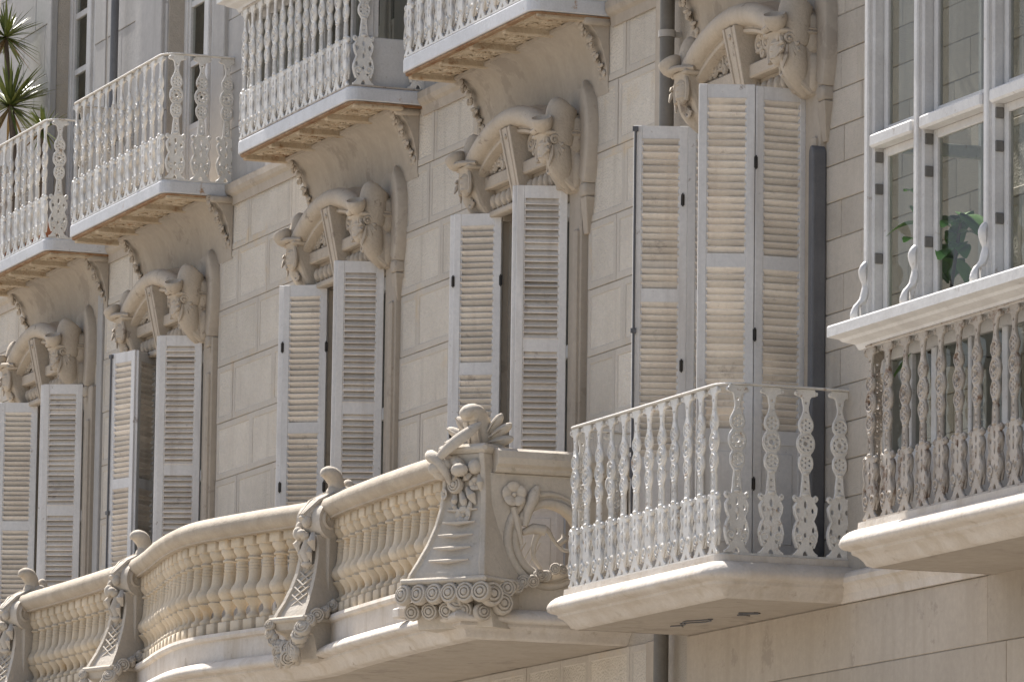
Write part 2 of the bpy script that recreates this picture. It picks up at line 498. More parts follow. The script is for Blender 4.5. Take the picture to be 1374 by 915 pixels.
# ---- dressed blocks
_blk = {}
def block_mesh(wd, ht, dp, kind):
    key = (round(wd, 3), round(ht, 3), dp, kind)
    if key in _blk:
        return _blk[key]
    j, mg = 0.0025, 0.045
    a, b, c, d = j, wd - j, j, ht - j
    ch = 0.004
    y0, y1 = 0.0, dp                                                       # front at y=0 (towards the street), back at dp
    vs = [(a, y1, c), (b, y1, c), (b, y1, d), (a, y1, d),
          (a, y0 + ch, c), (b, y0 + ch, c), (b, y0 + ch, d), (a, y0 + ch, d),
          (a + ch, y0, c + ch), (b - ch, y0, c + ch), (b - ch, y0, d - ch), (a + ch, y0, d - ch)]
    fs, mi = [], []
    for k in range(4):
        k2 = (k + 1) % 4
        fs.append((k, k2, 4 + k2, 4 + k)); mi.append(0)
        fs.append((4 + k, 4 + k2, 8 + k2, 8 + k)); mi.append(0)
    if kind == 'peck':
        pr = 0.005
        x0, x1, z0, z1 = a + mg, b - mg, c + mg, d - mg
        vs += [(x0, y0, z0), (x1, y0, z0), (x1, y0, z1), (x0, y0, z1)]
        e = 0.006
        vs += [(x0 + e, y0 + pr, z0 + e), (x1 - e, y0 + pr, z0 + e), (x1 - e, y0 + pr, z1 - e), (x0 + e, y0 + pr, z1 - e)]
        for k in range(4):
            k2 = (k + 1) % 4
            fs.append((8 + k, 8 + k2, 12 + k2, 12 + k)); mi.append(0)
            fs.append((12 + k, 12 + k2, 16 + k2, 16 + k)); mi.append(0)
        fs.append((16, 17, 18, 19)); mi.append(1)
    else:
        fs.append((8, 9, 10, 11)); mi.append(0)
    me = bpy.data.meshes.new('stone_block')
    me.from_pydata(vs, [], fs)
    bm = bmesh.new(); bm.from_mesh(me); bmesh.ops.recalc_face_normals(bm, faces=bm.faces[:]); bm.to_mesh(me); bm.free()
    for k in {'peck': ('margin', 'peck'), 'plain': ('wall',), 'smooth': ('plaster',), 'pale': ('white_plaster',)}[kind]:
        me.materials.append(MT[k])
    me.polygons.foreach_set('material_index', mi if kind == 'peck' else [0] * len(mi))
    _blk[key] = me
    return me

rb = random.Random(3)
def course_run(parent, off, x0, x1, z0, ht, n, kind, lens, stagger=0.0, dp=0.034, zmax=99, name='stone_block'):
    for k in range(n):
        z = z0 + k * ht
        x = x0
        first = True
        i = k
        while x < x1 - 0.02:
            L = lens[i % len(lens)]
            if first:
                L = L * (0.55 if k % 2 else 1.0) + stagger
                first = False
            i += 1
            if x1 - (x + L) < 0.16:
                L = x1 - x
            L = min(L, x1 - x)
            me = block_mesh(L, ht, dp, kind)
            jy = rb.uniform(-0.003, 0.003)
            put(name, me, parent, mtx=Matrix.Translation((x - off, jy, z)))
            x += L
CZ = 4.905                                                                # course line under the balconies; courses are 0.45 m
zs0 = 5.03
# between the door surrounds, 0.45 m courses with joint lines at 6.38, 6.83, ... 9.08
course_run(house, 0, JX + .14, -13.86, 4.58 + .45, .45, 9, 'peck', [.72], dp=.034)
course_run(house, 0, -12.04, -9.56, 4.58 + .45, .45, 9, 'peck', [.98, .86, .7])
course_run(house, 0, -7.82, -5.90, 4.58 + .45, .45, 9, 'peck', [.83, 1.05, .66])
course_run(house, 0, -4.16, -2.98, 4.58 + .45, .45, 9, 'peck', [.62, .9])
course_run(house, 0, -2.46, -2.16, 5.03, .225, 18, 'plain', [.4])
course_run(house, 0, -.32, 1.95, 5.03, .225, 18, 'plain', [.52, .40, .61, .47])
course_run(house, 0, 1.95, 2.50, 5.14, .45, 7, 'peck', [.7])
course_run(house, 0, 3.6, 6.2, 5.14, .45, 7, 'peck', [.7, .9])
course_run(neigh, JX, -18.6, -17.2, 5.03, .45, 9, 'peck', [.8, .7])
course_run(neigh, JX, -15.52, JX - .05, 5.03, .45, 9, 'plain', [.5])
# below the balconies
course_run(house, 0, -14.4, -3.0, 4.86 - .45, .45, 1, 'peck', [.62, .5, .72])
course_run(house, 0, -14.4, -3.0, 4.86 - .90, .45, 1, 'peck', [.5, .72, .62])
course_run(house, 0, -2.42, 6.5, 4.467, .383, 1, 'smooth', [4.335, 2.3])
course_run(house, 0, -2.42, 6.5, 3.847, .62, 1, 'smooth', [4.573, 2.3])
# upper storey, flatter ashlar between the upper doors
for x0, x1 in ((JX + .03, -13.56), (-12.30, -9.31), (-8.05, -5.66), (-4.40, -1.91), (-.59, 4)):
    course_run(house, 0, x0, x1, 9.16, .45, 9, 'pale', [.9, .75])
for x0, x1 in ((-18.6, -16.88), (-15.62, JX - .03)):
    course_run(neigh, JX, x0, x1, 9.16, .45, 8, 'pale', [.8, .65])
for x0, x1 in ((-14.35, -13.62), (-12.25, -11.95), (-10.85, -10.55), (-9.85, -9.35), (-6.35, -5.7)):
    MB().box(x0, x1, -.035, .035, 9.13, 13.2, ch=.008).build('pilaster', 'white_plaster', house)
MB().box(-16.98 - JX, -16.86 - JX, -.03, .035, 9.13, 13.0, ch=.008).build('pilaster', 'white_plaster', neigh)
MB().box(JX + .002, JX + .14, -.02, .035, 5.0, 9.05, ch=.006).build('corner_strip', 'white_plaster', house)
MB().box(-2.98, -2.80, -.025, .035, 5.04, 9.03, ch=.008).build('corner_strip', 'plaster', house)
MB().box(-3.02, -2.86, -.03, .035, 0.0, 4.86, ch=.008).build('corner_strip', 'plaster', house)
# string course at the upper floor
bp = [(0, 8.985), (.012, 8.985), (.02, 9.05), (.045, 9.07), (.06, 9.10), (.06, 9.15), (0, 9.165)]
for x0, x1 in ((JX + .004, -14.36), (-11.77, -9.98), (-7.37, -6.33), (-3.77, 7.4)):
    MB().sweep([(x0, .03), (x1, .03)], [(o + .03, z) for o, z in bp]).build('string_course', 'plaster', house)
MB().sweep([(-24 - JX, .03), (-17.6 - JX, .03)], [(o + .03, z) for o, z in bp]).build('string_course', 'plaster', neigh)
# string course that carries the iron balcony's mouldings along the wall
sp = [(0, 4.85), (.02, 4.85), (.03, 4.90), (.055, 4.94), (.08, 4.955), (.085, 4.985), (.07, 5.01), (.03, 5.03), (0, 5.035)]
MB().sweep([(-.02, .03), (1.99, .03)], [(o + .03, z) for o, z in sp]).build('string_course', 'ledge', house)

# upper french windows: frame, panes, curtains
def french_window(parent, off, a, b, z0, z1, red=False):
    a -= off; b -= off
    fr = MB()
    y0, y1 = .14, .22
    fm = 'door_red' if red else 'white_wood'
    fr.box(a, a + .07, y0, y1, z0, z1, ch=.008); fr.box(b - .07, b, y0, y1, z0, z1, ch=.008)
    fr.box(a + .07, b - .07, y0, y1, z1 - .08, z1, ch=.008)
    c = (a + b) / 2
    fr.box(c - .06, c + .06, y0 - .01, y1 - .01, z0, z1 - .08, ch=.008)
    for s0, s1 in ((a + .07, c - .06), (c + .06, b - .07)):
        fr.box(s0, s0 + .05, y0 + .02, y1 - .02, z0, z1 - .08); fr.box(s1 - .05, s1, y0 + .02, y1 - .02, z0, z1 - .08)
        for z in (z0 + .02, z0 + .75, z0 + 1.28, z0 + 1.78, z0 + 2.28):
            fr.box(s0 + .05, s1 - .05, y0 + .025, y1 - .025, z, z + .05)
        fr.box(s0 + .05, s1 - .05, y0 + .03, y1 - .03, z0 + .07, z0 + .75)
    f = fr.build('french_window', fm, parent)
    for s0, s1 in ((a + .12, c - .11), (c + .11, b - .12)):
        for z in (z0 + .80, z0 + 1.33, z0 + 1.83, z0 + 2.33):
            pane(f, s0, s1, .178, .184, z, min(z + .5, z1 - .1))
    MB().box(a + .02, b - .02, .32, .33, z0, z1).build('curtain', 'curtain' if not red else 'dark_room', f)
for i, (a, b) in enumerate(UP):
    french_window(neigh if i == 0 else house, JX if i == 0 else 0, a, b, 9.12, 11.9, red=(i == 3))

# smooth coves under the upper balconies, with lumpy corbel ends
def cove(parent, off, c, hw=1.2):
    pr = [(0, 8.56)]
    for k in range(9):
        t = k / 8 * PI / 2
        pr.append((.20 * (1 - math.cos(t)) + .008, 8.60 + .43 * math.sin(t)))
    pr += [(.208, 9.055), (0, 9.055)]
    MB().sweep([(c - hw - off, .0), (c + hw - off, .0)], pr, smooth=True).build('cove', 'plaster', parent)
    for s in (-1, 1):
        mb = MB()
        r = random.Random(5)
        for k in range(26):
            t = k / 25
            z = 9.02 - t * .40
            mb.ball((c + s * (hw - .075) - off + r.uniform(-.05, .035), -.19 * (1 - t) ** 1.5 - .002 + r.uniform(-.008, .006), z + r.uniform(-.02, .02)), (r.uniform(.02, .045), .013, r.uniform(.015, .03)), 8, 5)
        mb.box(c + s * hw - .035 - off, c + s * hw + .035 - off, -.19, 0, 9.0, 9.053, ch=.012)
        mb.build('corbel', 'plaster', parent)
for k in 'bcde':
    cove(house, 0, DC[k] if k != 'e' else -1.2)
cove(neigh, JX, DC['a'])

# ------------------------------------------------------------------ carved door hoods
def arch_sweep(prof, hc=.80, z0=8.285, rise=.275, n=28, a_in=0.0):
    """profile [(radial n, y)] swept along a segmental arch in the XZ plane"""
    R = (hc * hc + rise * rise) / (2 * rise)
    zc = z0 + rise - R
    A = math.asin(hc / R)
    vs, fs = [], []
    m = len(prof)
    for i in range(n + 1):
        t = -A + 2 * A * i / n
        for nn, y in prof:
            vs.append(((R + nn) * math.sin(t), y, zc + (R + nn) * math.cos(t)))
    for i in range(n):
        for k in range(m):
            k2 = (k + 1) % m
            fs.append((i * m + k, (i + 1) * m + k, (i + 1) * m + k2, i * m + k2))
    fs.append(tuple(range(m))); fs.append(tuple(n * m + k for k in range(m - 1, -1, -1)))
    return vs, fs

def make_hood():
    t = thing('door_hood', 'hood', 'door hood', group='carved stone door hoods')
    # arched moulding with a fat roll in front
    prof = [(.085, 0), (.095, -.10), (.075, -.15)]
    for k in range(9):
        a = PI * .62 - k / 8 * PI * 1.18
        prof.append((.010 + .070 * math.sin(a), -.22 - .072 * math.cos(a)))
    prof += [(-.058, -.215), (-.064, -.205), (-.075, -.205), (-.082, -.215), (-.10, -.21), (-.108, -.18), (-.108, 0)]
    vs, fs = arch_sweep(prof)
    MB().add(vs, fs, True).build('arch_moulding', 'carved', t)
    # tympanum
    poly = [(-.72, 8.02), (.72, 8.02), (.72, 8.26)]
    for k in range(13):
        x = .70 - 1.4 * k / 12
        poly.append((x, 8.265 + .17 * (1 - (x / .72) ** 2)))
    poly.append((-.72, 8.26))
    MB().prism(poly, 'y', -.085, .02).build('tympanum', 'carved', t)
    MB().box(-.70, .70, -.165, -.08, 8.175, 8.265, ch=.01).build('lintel_band', 'carved', t)
    mb = MB()
    for k in range(13):
        x = -.60 + k * .1
        if abs(x) < .09: continue
        mb.ball((x, -.095, 8.095), (.038, .045, .055), 8, 6)
        mb.tube([(x - .05, -.09, 8.15), (x - .05, -.115, 8.09), (x - .03, -.10, 8.03)], .010, 5)
    mb.box(-.70, .70, -.13, -.05, 7.985, 8.03, ch=.008)
    mb.build('egg_moulding', 'carved', t)
    # scrolling leaf relief on both sides of the keystone
    for s in (-1, 1):
        mb = MB()
        for cx, cz, r in ((.19, 8.37, .06), (.30, 8.365, .055), (.41, 8.35, .055), (.52, 8.33, .048), (.60, 8.31, .032), (.46, 8.40, .03), (.245, 8.31, .032), (.355, 8.305, .03), (.22, 8.425, .032), (.34, 8.42, .028)):
            p = spiral((s * cx, cz), r, r * .2, 1.0 if s > 0 else 2.1, 1.25 * s, 18, 'xz', -.135)
            mb.tube(p, [.021 - .010 * i / 18 for i in range(19)], 6)
            mb.ball((s * cx, -.14, cz), r * .34, 7, 5)
            for q in range(3):
                a = q * 2.1 + cx * 9
                mb.ball((s * cx + r * 1.15 * math.cos(a), -.125, cz + r * .95 * math.sin(a)), (r * .42, .022, r * .24), 7, 5)
        for k in range(7):
            mb.ball((s * (.18 + .055 * k), -.10, 8.30 + .015 * math.sin(k * 2.1)), (.028, .035, .018), 7, 5, Matrix.Identity(4))
        mb.tube([(s * .62, -.1, 8.28), (s * .15, -.1, 8.28)], .010, 5)
        mb.build('leaf_relief', 'carved', t)
    # raking keystone with two raised fillets
    mb = MB()
    def kp(x0, x1, x0b, x1b, dy):
        return [(x0, -.265 - dy, 8.50), (x1, -.265 - dy, 8.50), (x1, -.06, 8.50), (x0, -.06, 8.50),
                (x0b, -.16 - dy, 8.0), (x1b, -.16 - dy, 8.0), (x1b, -.06, 8.0), (x0b, -.06, 8.0)]
    F6 = [(0, 1, 2, 3), (7, 6, 5, 4), (0, 4, 5, 1), (1, 5, 6, 2), (2, 6, 7, 3), (3, 7, 4, 0)]
    mb.add(kp(-.095, .095, -.075, .075, 0), F6)
    for q in (-.083, .083):
        mb.add(kp(q - .013, q + .013, q * .8 - .011, q * .8 + .011, .010), F6)
    mb.add(kp(-.03, .03, -.022, .022, .006), F6)
    mb.ball((0, -.262, 8.44), (.018, .012, .018), 8, 5)
    mb.build('keystone', 'carved', t, .005)
    # side consoles
    for s in (-1, 1):
        prof = [(0, 8.40), (-.24, 8.40), (-.30, 8.375), (-.30, 8.33), (-.265, 8.25), (-.235, 8.17), (-.20, 8.08), (-.15, 8.01), (-.08, 7.96), (0, 7.945)]
        x0, x1 = sorted((s * .64, s * .83))
        c = MB().prism(prof, 'x', x0, x1).build('console', 'carved', t, .025)
        mb = MB()                                                         # rolled leaf lip at the spring of the arch
        Q = Matrix.Translation((s * .80, -.295, 8.345)) @ Matrix.Rotation(s * .30, 4, 'Y') @ Matrix.Rotation(.30, 4, 'X')
        mb.lathe([(.020, -.012), (.050, .0), (.074, .030), (.084, .066), (.083, .090), (.076, .096), (.062, .078), (.030, .066)], 16, Q, True, 0, 1.05, .85)
        mb.tube([(s * .58, -.25, 8.352), (s * .68, -.318, 8.358), (s * .78, -.325, 8.36)], [.018, .026, .03], 8, flat=.8)
        mb.box(min(s * .60, s * .86), max(s * .60, s * .86), -.305, -.02, 8.318, 8.352, ch=.014)
        mb.build('leaf_lip', 'carved', c)
        mb = MB()                                                         # ribbed shell under the lip
        mb.ball((s * .735, -.262, 8.225), (.085, .04, .09), 16, 8)
        for k in range(3):
            z = 8.265 - k * .042
            mb.tube([(s * .735 - .065, -.275, z), (s * .735, -.300, z), (s * .735 + .065, -.275, z)], .010, 6)
        mb.tube([(s * .735 + .10 * math.cos(a * PI / 10), -.272, 8.225 + .115 * math.sin(a * PI / 10)) for a in range(-2, 13)], .017, 7)
        mb.tube(spiral((s * .735, 8.10), .042, .012, 0, 1.2 * s, 16, 'xz', -.225), .012, 6)
        mb.build('shell', 'carved', c)
        x0, x1 = sorted((s * .70, s * .85))
        mb = MB()
        mb.tube(catmull([(s * .77, -.135, 8.545), (s * .772, -.150, 8.52), (s * .775, -.165, 8.44), (s * .775, -.168, 8.34), (s * .772, -.16, 8.25)], 4),
                [.030, .060, .082, .094, .100, .104, .106, .107, .108, .108, .108, .107, .106, .104, .100, .094, .085], 18, flat=.92)
        mb.box(x0, x1, -.13, 0, 8.20, 8.47, ch=.04)
        k_ = mb.build('cheek', 'carved', t)
        X = s * .862
        mb = MB()                                                         # scroll eye, petals and hanging leaf
        mb.tube(catmull([(s * .79, -.165, 8.27), (s * .795, -.185, 8.20), (s * .79, -.165, 8.11), (s * .775, -.125, 8.03), (s * .76, -.08, 7.96)], 4),
                [.060, .078, .086, .090, .092, .092, .090, .088, .084, .079, .073, .066, .058, .050, .041, .032, .020], 16, flat=.8)
        mb.box(x0, x1, -.10, 0, 7.97, 8.22, ch=.03)
        mb.tube(spiral((-.235, 8.285), .032, .008, .3, 1.3, 20, 'yz', X - s * .012), [.013 - .006 * i / 20 for i in range(21)], 7)
        mb.ball((X - s * .01, -.235, 8.285), .013, 8, 6)
        for q in range(6):
            a = -2.9 + .52 * q
            L = (.07, .10, .12, .11, .09, .06)[q]
            mb.tube([(X - s * .02, -.235 + .035 * math.cos(a), 8.28 + .035 * math.sin(a)), (X - s * .004, -.23 + L * .8 * math.cos(a), 8.27 + L * .8 * math.sin(a)), (X - s * .03, -.225 + L * 1.25 * math.cos(a), 8.26 + L * 1.35 * math.sin(a))], [.010, .017, .005], 6)
        rl = random.Random(21)
        for q in range(7):
            mb.ball((s * rl.uniform(.72, .80), -.265 + rl.uniform(-.01, .02), 8.28 + rl.uniform(-.07, .07)), (rl.uniform(.02, .032), .022, rl.uniform(.018, .03)), 8, 5)
        mb.build('hanging_leaf', 'carved', k_)
        bx = [(s * .56, 7.96), (s * .93, 7.96), (s * .965, 8.10), (s * .985, 8.26), (s * .98, 8.42), (s * .94, 8.55), (s * .87, 8.64), (s * .74, 8.66), (s * .60, 8.62)]
        MB().prism(bx, 'y', -.05, .03).build('back_plate', 'plaster', t)
        # long curved ear moulding on the wall
        pts = catmull([(s * .80, 8.70), (s * .885, 8.66), (s * .965, 8.56), (s * 1.0, 8.42), (s * 1.005, 8.24), (s * .975, 8.08), (s * .95, 8.00)], 5)
        mb = MB()
        wv, wf = [], []
        for i, p in enumerate(pts):
            q0, q1 = pts[max(i - 1, 0)], pts[min(i + 1, len(pts) - 1)]
            d = (q1 - q0).normalized()
            nr = Vector((d.y, -d.x)) * (-s)
            if nr.x * s < 0: nr = -nr
            tp = min(1.0, .25 + .11 * i)
            for k, (o, y) in enumerate(((0.035, 0.03), (.035, -.045), (.018, -.072), (-.01, -.076), (-.07, -.064), (-.17, -.049))):
                wv.append((p.x + nr.x * o * tp, y * (tp if y < 0 else 1), p.y + nr.y * o * tp))
        m = 6
        for i in range(len(pts) - 1):
            for k in range(m):
                k2 = (k + 1) % m
                wf.append((i * m + k, (i + 1) * m + k, (i + 1) * m + k2, i * m + k2))
        wf.append(tuple(range(m))); wf.append(tuple((len(pts) - 1) * m + k for k in range(m - 1, -1, -1)))
        mb.add(wv, wf, True)
        x0, x1 = sorted((s * .88, s * .98))
        mb.box(x0, x1, -.07, .03, 7.90, 8.0, ch=.015)
        mb.add([(x0, .03, 7.9), (x1 - .0, .03, 7.9), (x1, -.06, 7.9), (x0, -.06, 7.9), (s * .88 - .03, .03, 7.66), (s * .88 + .04, .03, 7.66), (s * .88 + .04, -.02, 7.66), (s * .88 - .03, -.02, 7.66)],
               [(0, 1, 2, 3), (7, 6, 5, 4), (0, 4, 5, 1), (1, 5, 6, 2), (2, 6, 7, 3), (3, 7, 4, 0)])
        mb.build('ear_moulding', 'plaster', t, .006)
    return t

hood = make_hood()
HX = {'a': -16.40, 'b': -13.06, 'c': -8.74, 'd': -5.05, 'e': -1.20}
HL = {'a': 'carved stone hood over the far left door, its left tip cut by the photo edge',
      'b': 'carved stone hood over the door just right of the vertical house joint',
      'c': 'carved stone hood over the door at the middle of the stone balcony',
      'd': 'carved stone hood over the door behind the big flowered corner pedestal',
      'e': 'largest nearest carved stone hood, directly above the iron balcony shutters beside the drainpipe'}
for i, k in enumerate('dabce'):
    o = hood if i == 0 else copy_tree(hood)
    o.location = (HX[k], 0, 0)
    o['label'] = HL[k]

# plaster surrounds beside every door
for k, (a, b) in zip('abcde', DOORS):
    par, off = (neigh, JX) if k == 'a' else (house, 0)
    for s in (-1, 1):
        x0 = (a if s < 0 else b) - off
        xe = x0 + s * .22
        pr = [(min(x0, xe), 0), (max(x0, xe), 0)]
        mb = MB()
        mb.box(min(x0 + s * .012, xe), max(x0 + s * .012, xe), -.045, .03, 5.06, 7.99, ch=.012)
        mb.box(min(xe - s * .07, xe - s * .01), max(xe - s * .07, xe - s * .01), -.075, -.03, 5.06, 7.70, ch=.015)
        mb.build('door_surround', 'plaster', par)

# ------------------------------------------------------------------ shuttered doors
LW = .34
def slat_mesh():
    bm = bmesh.new()
    bmesh.ops.create_cube(bm, size=1)
    for v in bm.verts:
        v.co = Vector((v.co.x * (LW - .104), v.co.y * .060, v.co.z * .009))
    bmesh.ops.bevel(bm, geom=[e for e in bm.edges if abs((e.verts[0].co - e.verts[1].co).x) > .1], offset=.004, segments=1, affect='EDGES')
    bmesh.ops.rotate(bm, verts=bm.verts, cent=(0, 0, 0), matrix=Matrix.Rotation(math.radians(-51), 3, 'X'))
    me = bpy.data.meshes.new('slat'); bm.to_mesh(me); bm.free()
    me.materials.append(MT['slat'])
    return me
SLAT = slat_mesh()
Z0, ZT = 5.07, 8.02
def frame_mesh():
    mb = MB()
    t = .019
    mb.box(0, .052, -t, t, Z0, ZT, ch=.003); mb.box(LW - .052, LW, -t, t, Z0, ZT, ch=.003)
    for z0, z1 in ((ZT - .085, ZT - .001), (6.90, 6.985), (5.84, 5.925), (Z0 + .001, Z0 + .12)):
        mb.box(.052, LW - .052, -t + .002, t - .002, z0, z1)
    mb.box(.052, LW - .052, -.008, .008, Z0 + .12, 5.84)
    mb.box(.085, LW - .085, -.014, .014, Z0 + .17, 5.79, ch=.005)
    for x in (.052, LW - .060):
        for z0, z1 in ((6.985, ZT - .085), (5.925, 6.90)):
            mb.box(x, x + .008, -.0125, .0125, z0, z1)
    me = mb.mesh('shutter'); me.materials.append(MT['shutter'])
    return me
FRM = frame_mesh()
def hinge_mesh():
    mb = MB()
    mb.box(-.011, .011, -.003, .003, -.034, .034)
    mb.lathe([(.005, -.042), (.005, .042)], 8, Matrix.Translation((0, .004, 0)))
    me = mb.mesh('hinge'); me.materials.append(MT['black_iron'])
    return me
HNG = hinge_mesh()
SLZ = [6.985 + .020 + .0433 * k for k in range(22)] + [5.925 + .020 + .0425 * k for k in range(23)]
rs = random.Random(11)
def leaf(parent, px, py, p0, p1, hinges=None, bolt=False, inner=False):
    """one louvred leaf from plan point p0 (hinge) to p1, visible face on the +X side"""
    d = Vector((p1[0] - p0[0], p1[1] - p0[1]))
    a = math.atan2(d.y, d.x)
    o = put('shutter', FRM, parent, mtx=Matrix.Translation((p0[0] - px, p0[1] - py, rs.uniform(-.006, .006))) @ Matrix.Rotation(a, 4, 'Z'))
    for z in SLZ:
        put('slat', SLAT, o, mtx=Matrix.Translation((LW / 2, 0, z + rs.uniform(-.0025, .0025))) @ Matrix.Rotation(PI if inner else 0, 4, 'Z') @ Matrix.Rotation(rs.gauss(0, .022) + (rs.choice((-.35, .3, -.2)) if rs.random() < .03 else 0), 4, 'X') @ Matrix.Rotation(rs.gauss(0, .003), 4, 'Y'))
    for hx in (hinges or ()):
        for z in (7.55, 6.5, 5.6):
            put('hinge', HNG, o, mtx=Matrix.Translation((hx, .021, z)))
    if bolt:
        mb = MB()
        mb.tube([(LW - .008, .03, 5.4), (LW - .008, .03, ZT - .02)], .008, 6)
        for z in (5.95, 6.7, 7.98): mb.box(LW - .026, LW + .01, .02, .042, z, z + .03)
        mb.tube([(LW - .008, .04, 5.92), (LW - .004, .055, 5.80), (LW - .03, .06, 5.74)], .014, 6)
        mb.build('long_bolt', 'zinc', o)
    return o
def end(p0, ang):
    return (p0[0] + LW * math.cos(ang), p0[1] + LW * math.sin(ang))

def shutter_door(k, label, leaves):
    a, b = DOORS['abcde'.index(k)]
    c = (a + b) / 2
    t = thing('shuttered_door', label, 'shuttered door', (c, 0, 5.0), group='tall balcony doors with louvred shutters')
    inner = bpy.data.objects.new('door_frame', None)
    mb = MB()
    hw = (b - a) / 2
    z0, z1 = 5.02 - 5, 7.97 - 5
    mb.box(-hw + .004, -hw + .10, .10, .2, z0, z1, ch=.006); mb.box(hw - .10, hw - .004, .10, .2, z0, z1, ch=.006)
    mb.box(-hw + .10, hw - .10, .10, .2, z1 - .1, z1, ch=.006)
    mb.box(-.05, .05, .105, .2, z0, z1 - .1, ch=.006)
    for s0, s1 in ((-hw + .1, -.05), (.05, hw - .1)):
        for zz in (z0, z0 + .9, z0 + 1.9): mb.box(s0, s1, .12, .19, zz, zz + .09, ch=.005)
        mb.box(s0, s1, .135, .18, z0 + .09, z0 + .9)
    f = mb.build('door_frame', 'door', t)
    for s0, s1 in ((-hw + .1, -.05), (.05, hw - .1)):
        for zz, h in ((z0 + .99, .91), (z0 + 1.99, z1 - .1 - z0 - 1.99)):
            pane(f, s0, s1, .15, .156, zz, zz + h)
    MB().box(-hw + .01, hw - .01, .30, .31, z0, z1).build('curtain', 'curtain', t)
    for p0, p1, hs, bolt, *inn in leaves:
        o = leaf(t, c, 0, p0, p1, hs, bolt, bool(inn))
        o.location.z -= 5.0
    return t
def dirp(p0, p1):
    d = Vector((p1[0] - p0[0], p1[1] - p0[1])).normalized() * LW
    return (p0[0] + d.x, p0[1] + d.y)
def fold(p0, dx=-.045):
    return (p0[0] + dx, p0[1])
L4 = ((-5.64, -.05), dirp((-5.64, -.05), (-5.86, -.35)))
L3 = ((-9.268, -.05), dirp((-9.268, -.05), (-9.478, -.35)))
L1 = ((-16.89, -.05), dirp((-16.89, -.05), (-17.04, -.35)))
def back(l, dx):
    return ((l[1][0] + dx, l[1][1] - .012), (l[0][0] + dx - .02, l[0][1]))
A2 = (-13.60, -.02); B2 = dirp(A2, (-13.37, -.25)); C2 = dirp(B2, (-13.74, -.37))
A5 = (-.56, -.02); B5 = dirp(A5, (-.57, -.33)); C5 = dirp(B5, (-.68, -.65))
D5 = (-1.90, .128); F5 = dirp((-2.02, -.19), (-2.13, -.5))
R1 = ((-15.54, -.05), dirp((-15.54, -.05), (-15.70, -.35)))
R2 = ((-12.286, -.05), dirp((-12.286, -.05), (-12.43, -.35)))
R3 = ((-8.03, -.05), dirp((-8.03, -.05), (-8.14, -.35)))
R4 = ((-4.42, -.05), dirp((-4.42, -.05), (-4.53, -.35)))
shutter_door('a', 'far left door with both louvred shutters open, left of the vertical house joint',
             [(*L1, (LW,), False, 1), (*back(L1, -.05), None, False), (*R1, None, False), (*back(R1, -.045), None, False)])
shutter_door('b', 'second door from left with its left shutter folded in a darker zigzag',
             [(A2, B2, None, False, 1), (B2, C2, None, True, 1), (*R2, None, False), (*back(R2, -.045), None, False)])
shutter_door('c', 'middle door with open louvred shutters and black hinges on a folded left pair',
             [(*L3, (0, LW), False, 1), (*back(L3, -.07), None, False), (*R3, None, False), (*back(R3, -.045), None, False)])
shutter_door('d', 'door with open louvred shutters standing behind the leafy finial of the stone balcony',
             [(*L4, (0, LW), False, 1), (*back(L4, -.045), None, False), (*R4, None, False), (*back(R4, -.045), None, False)])
shutter_door('e', 'widest nearest shuttered door, standing behind the white iron balcony railing',
             [(A5, B5, (LW,), False, 1), (B5, C5, None, False, 1), (D5, (-2.02, -.19), None, False, 1), ((-2.02, -.19), F5, (0.03,), True, 1)])

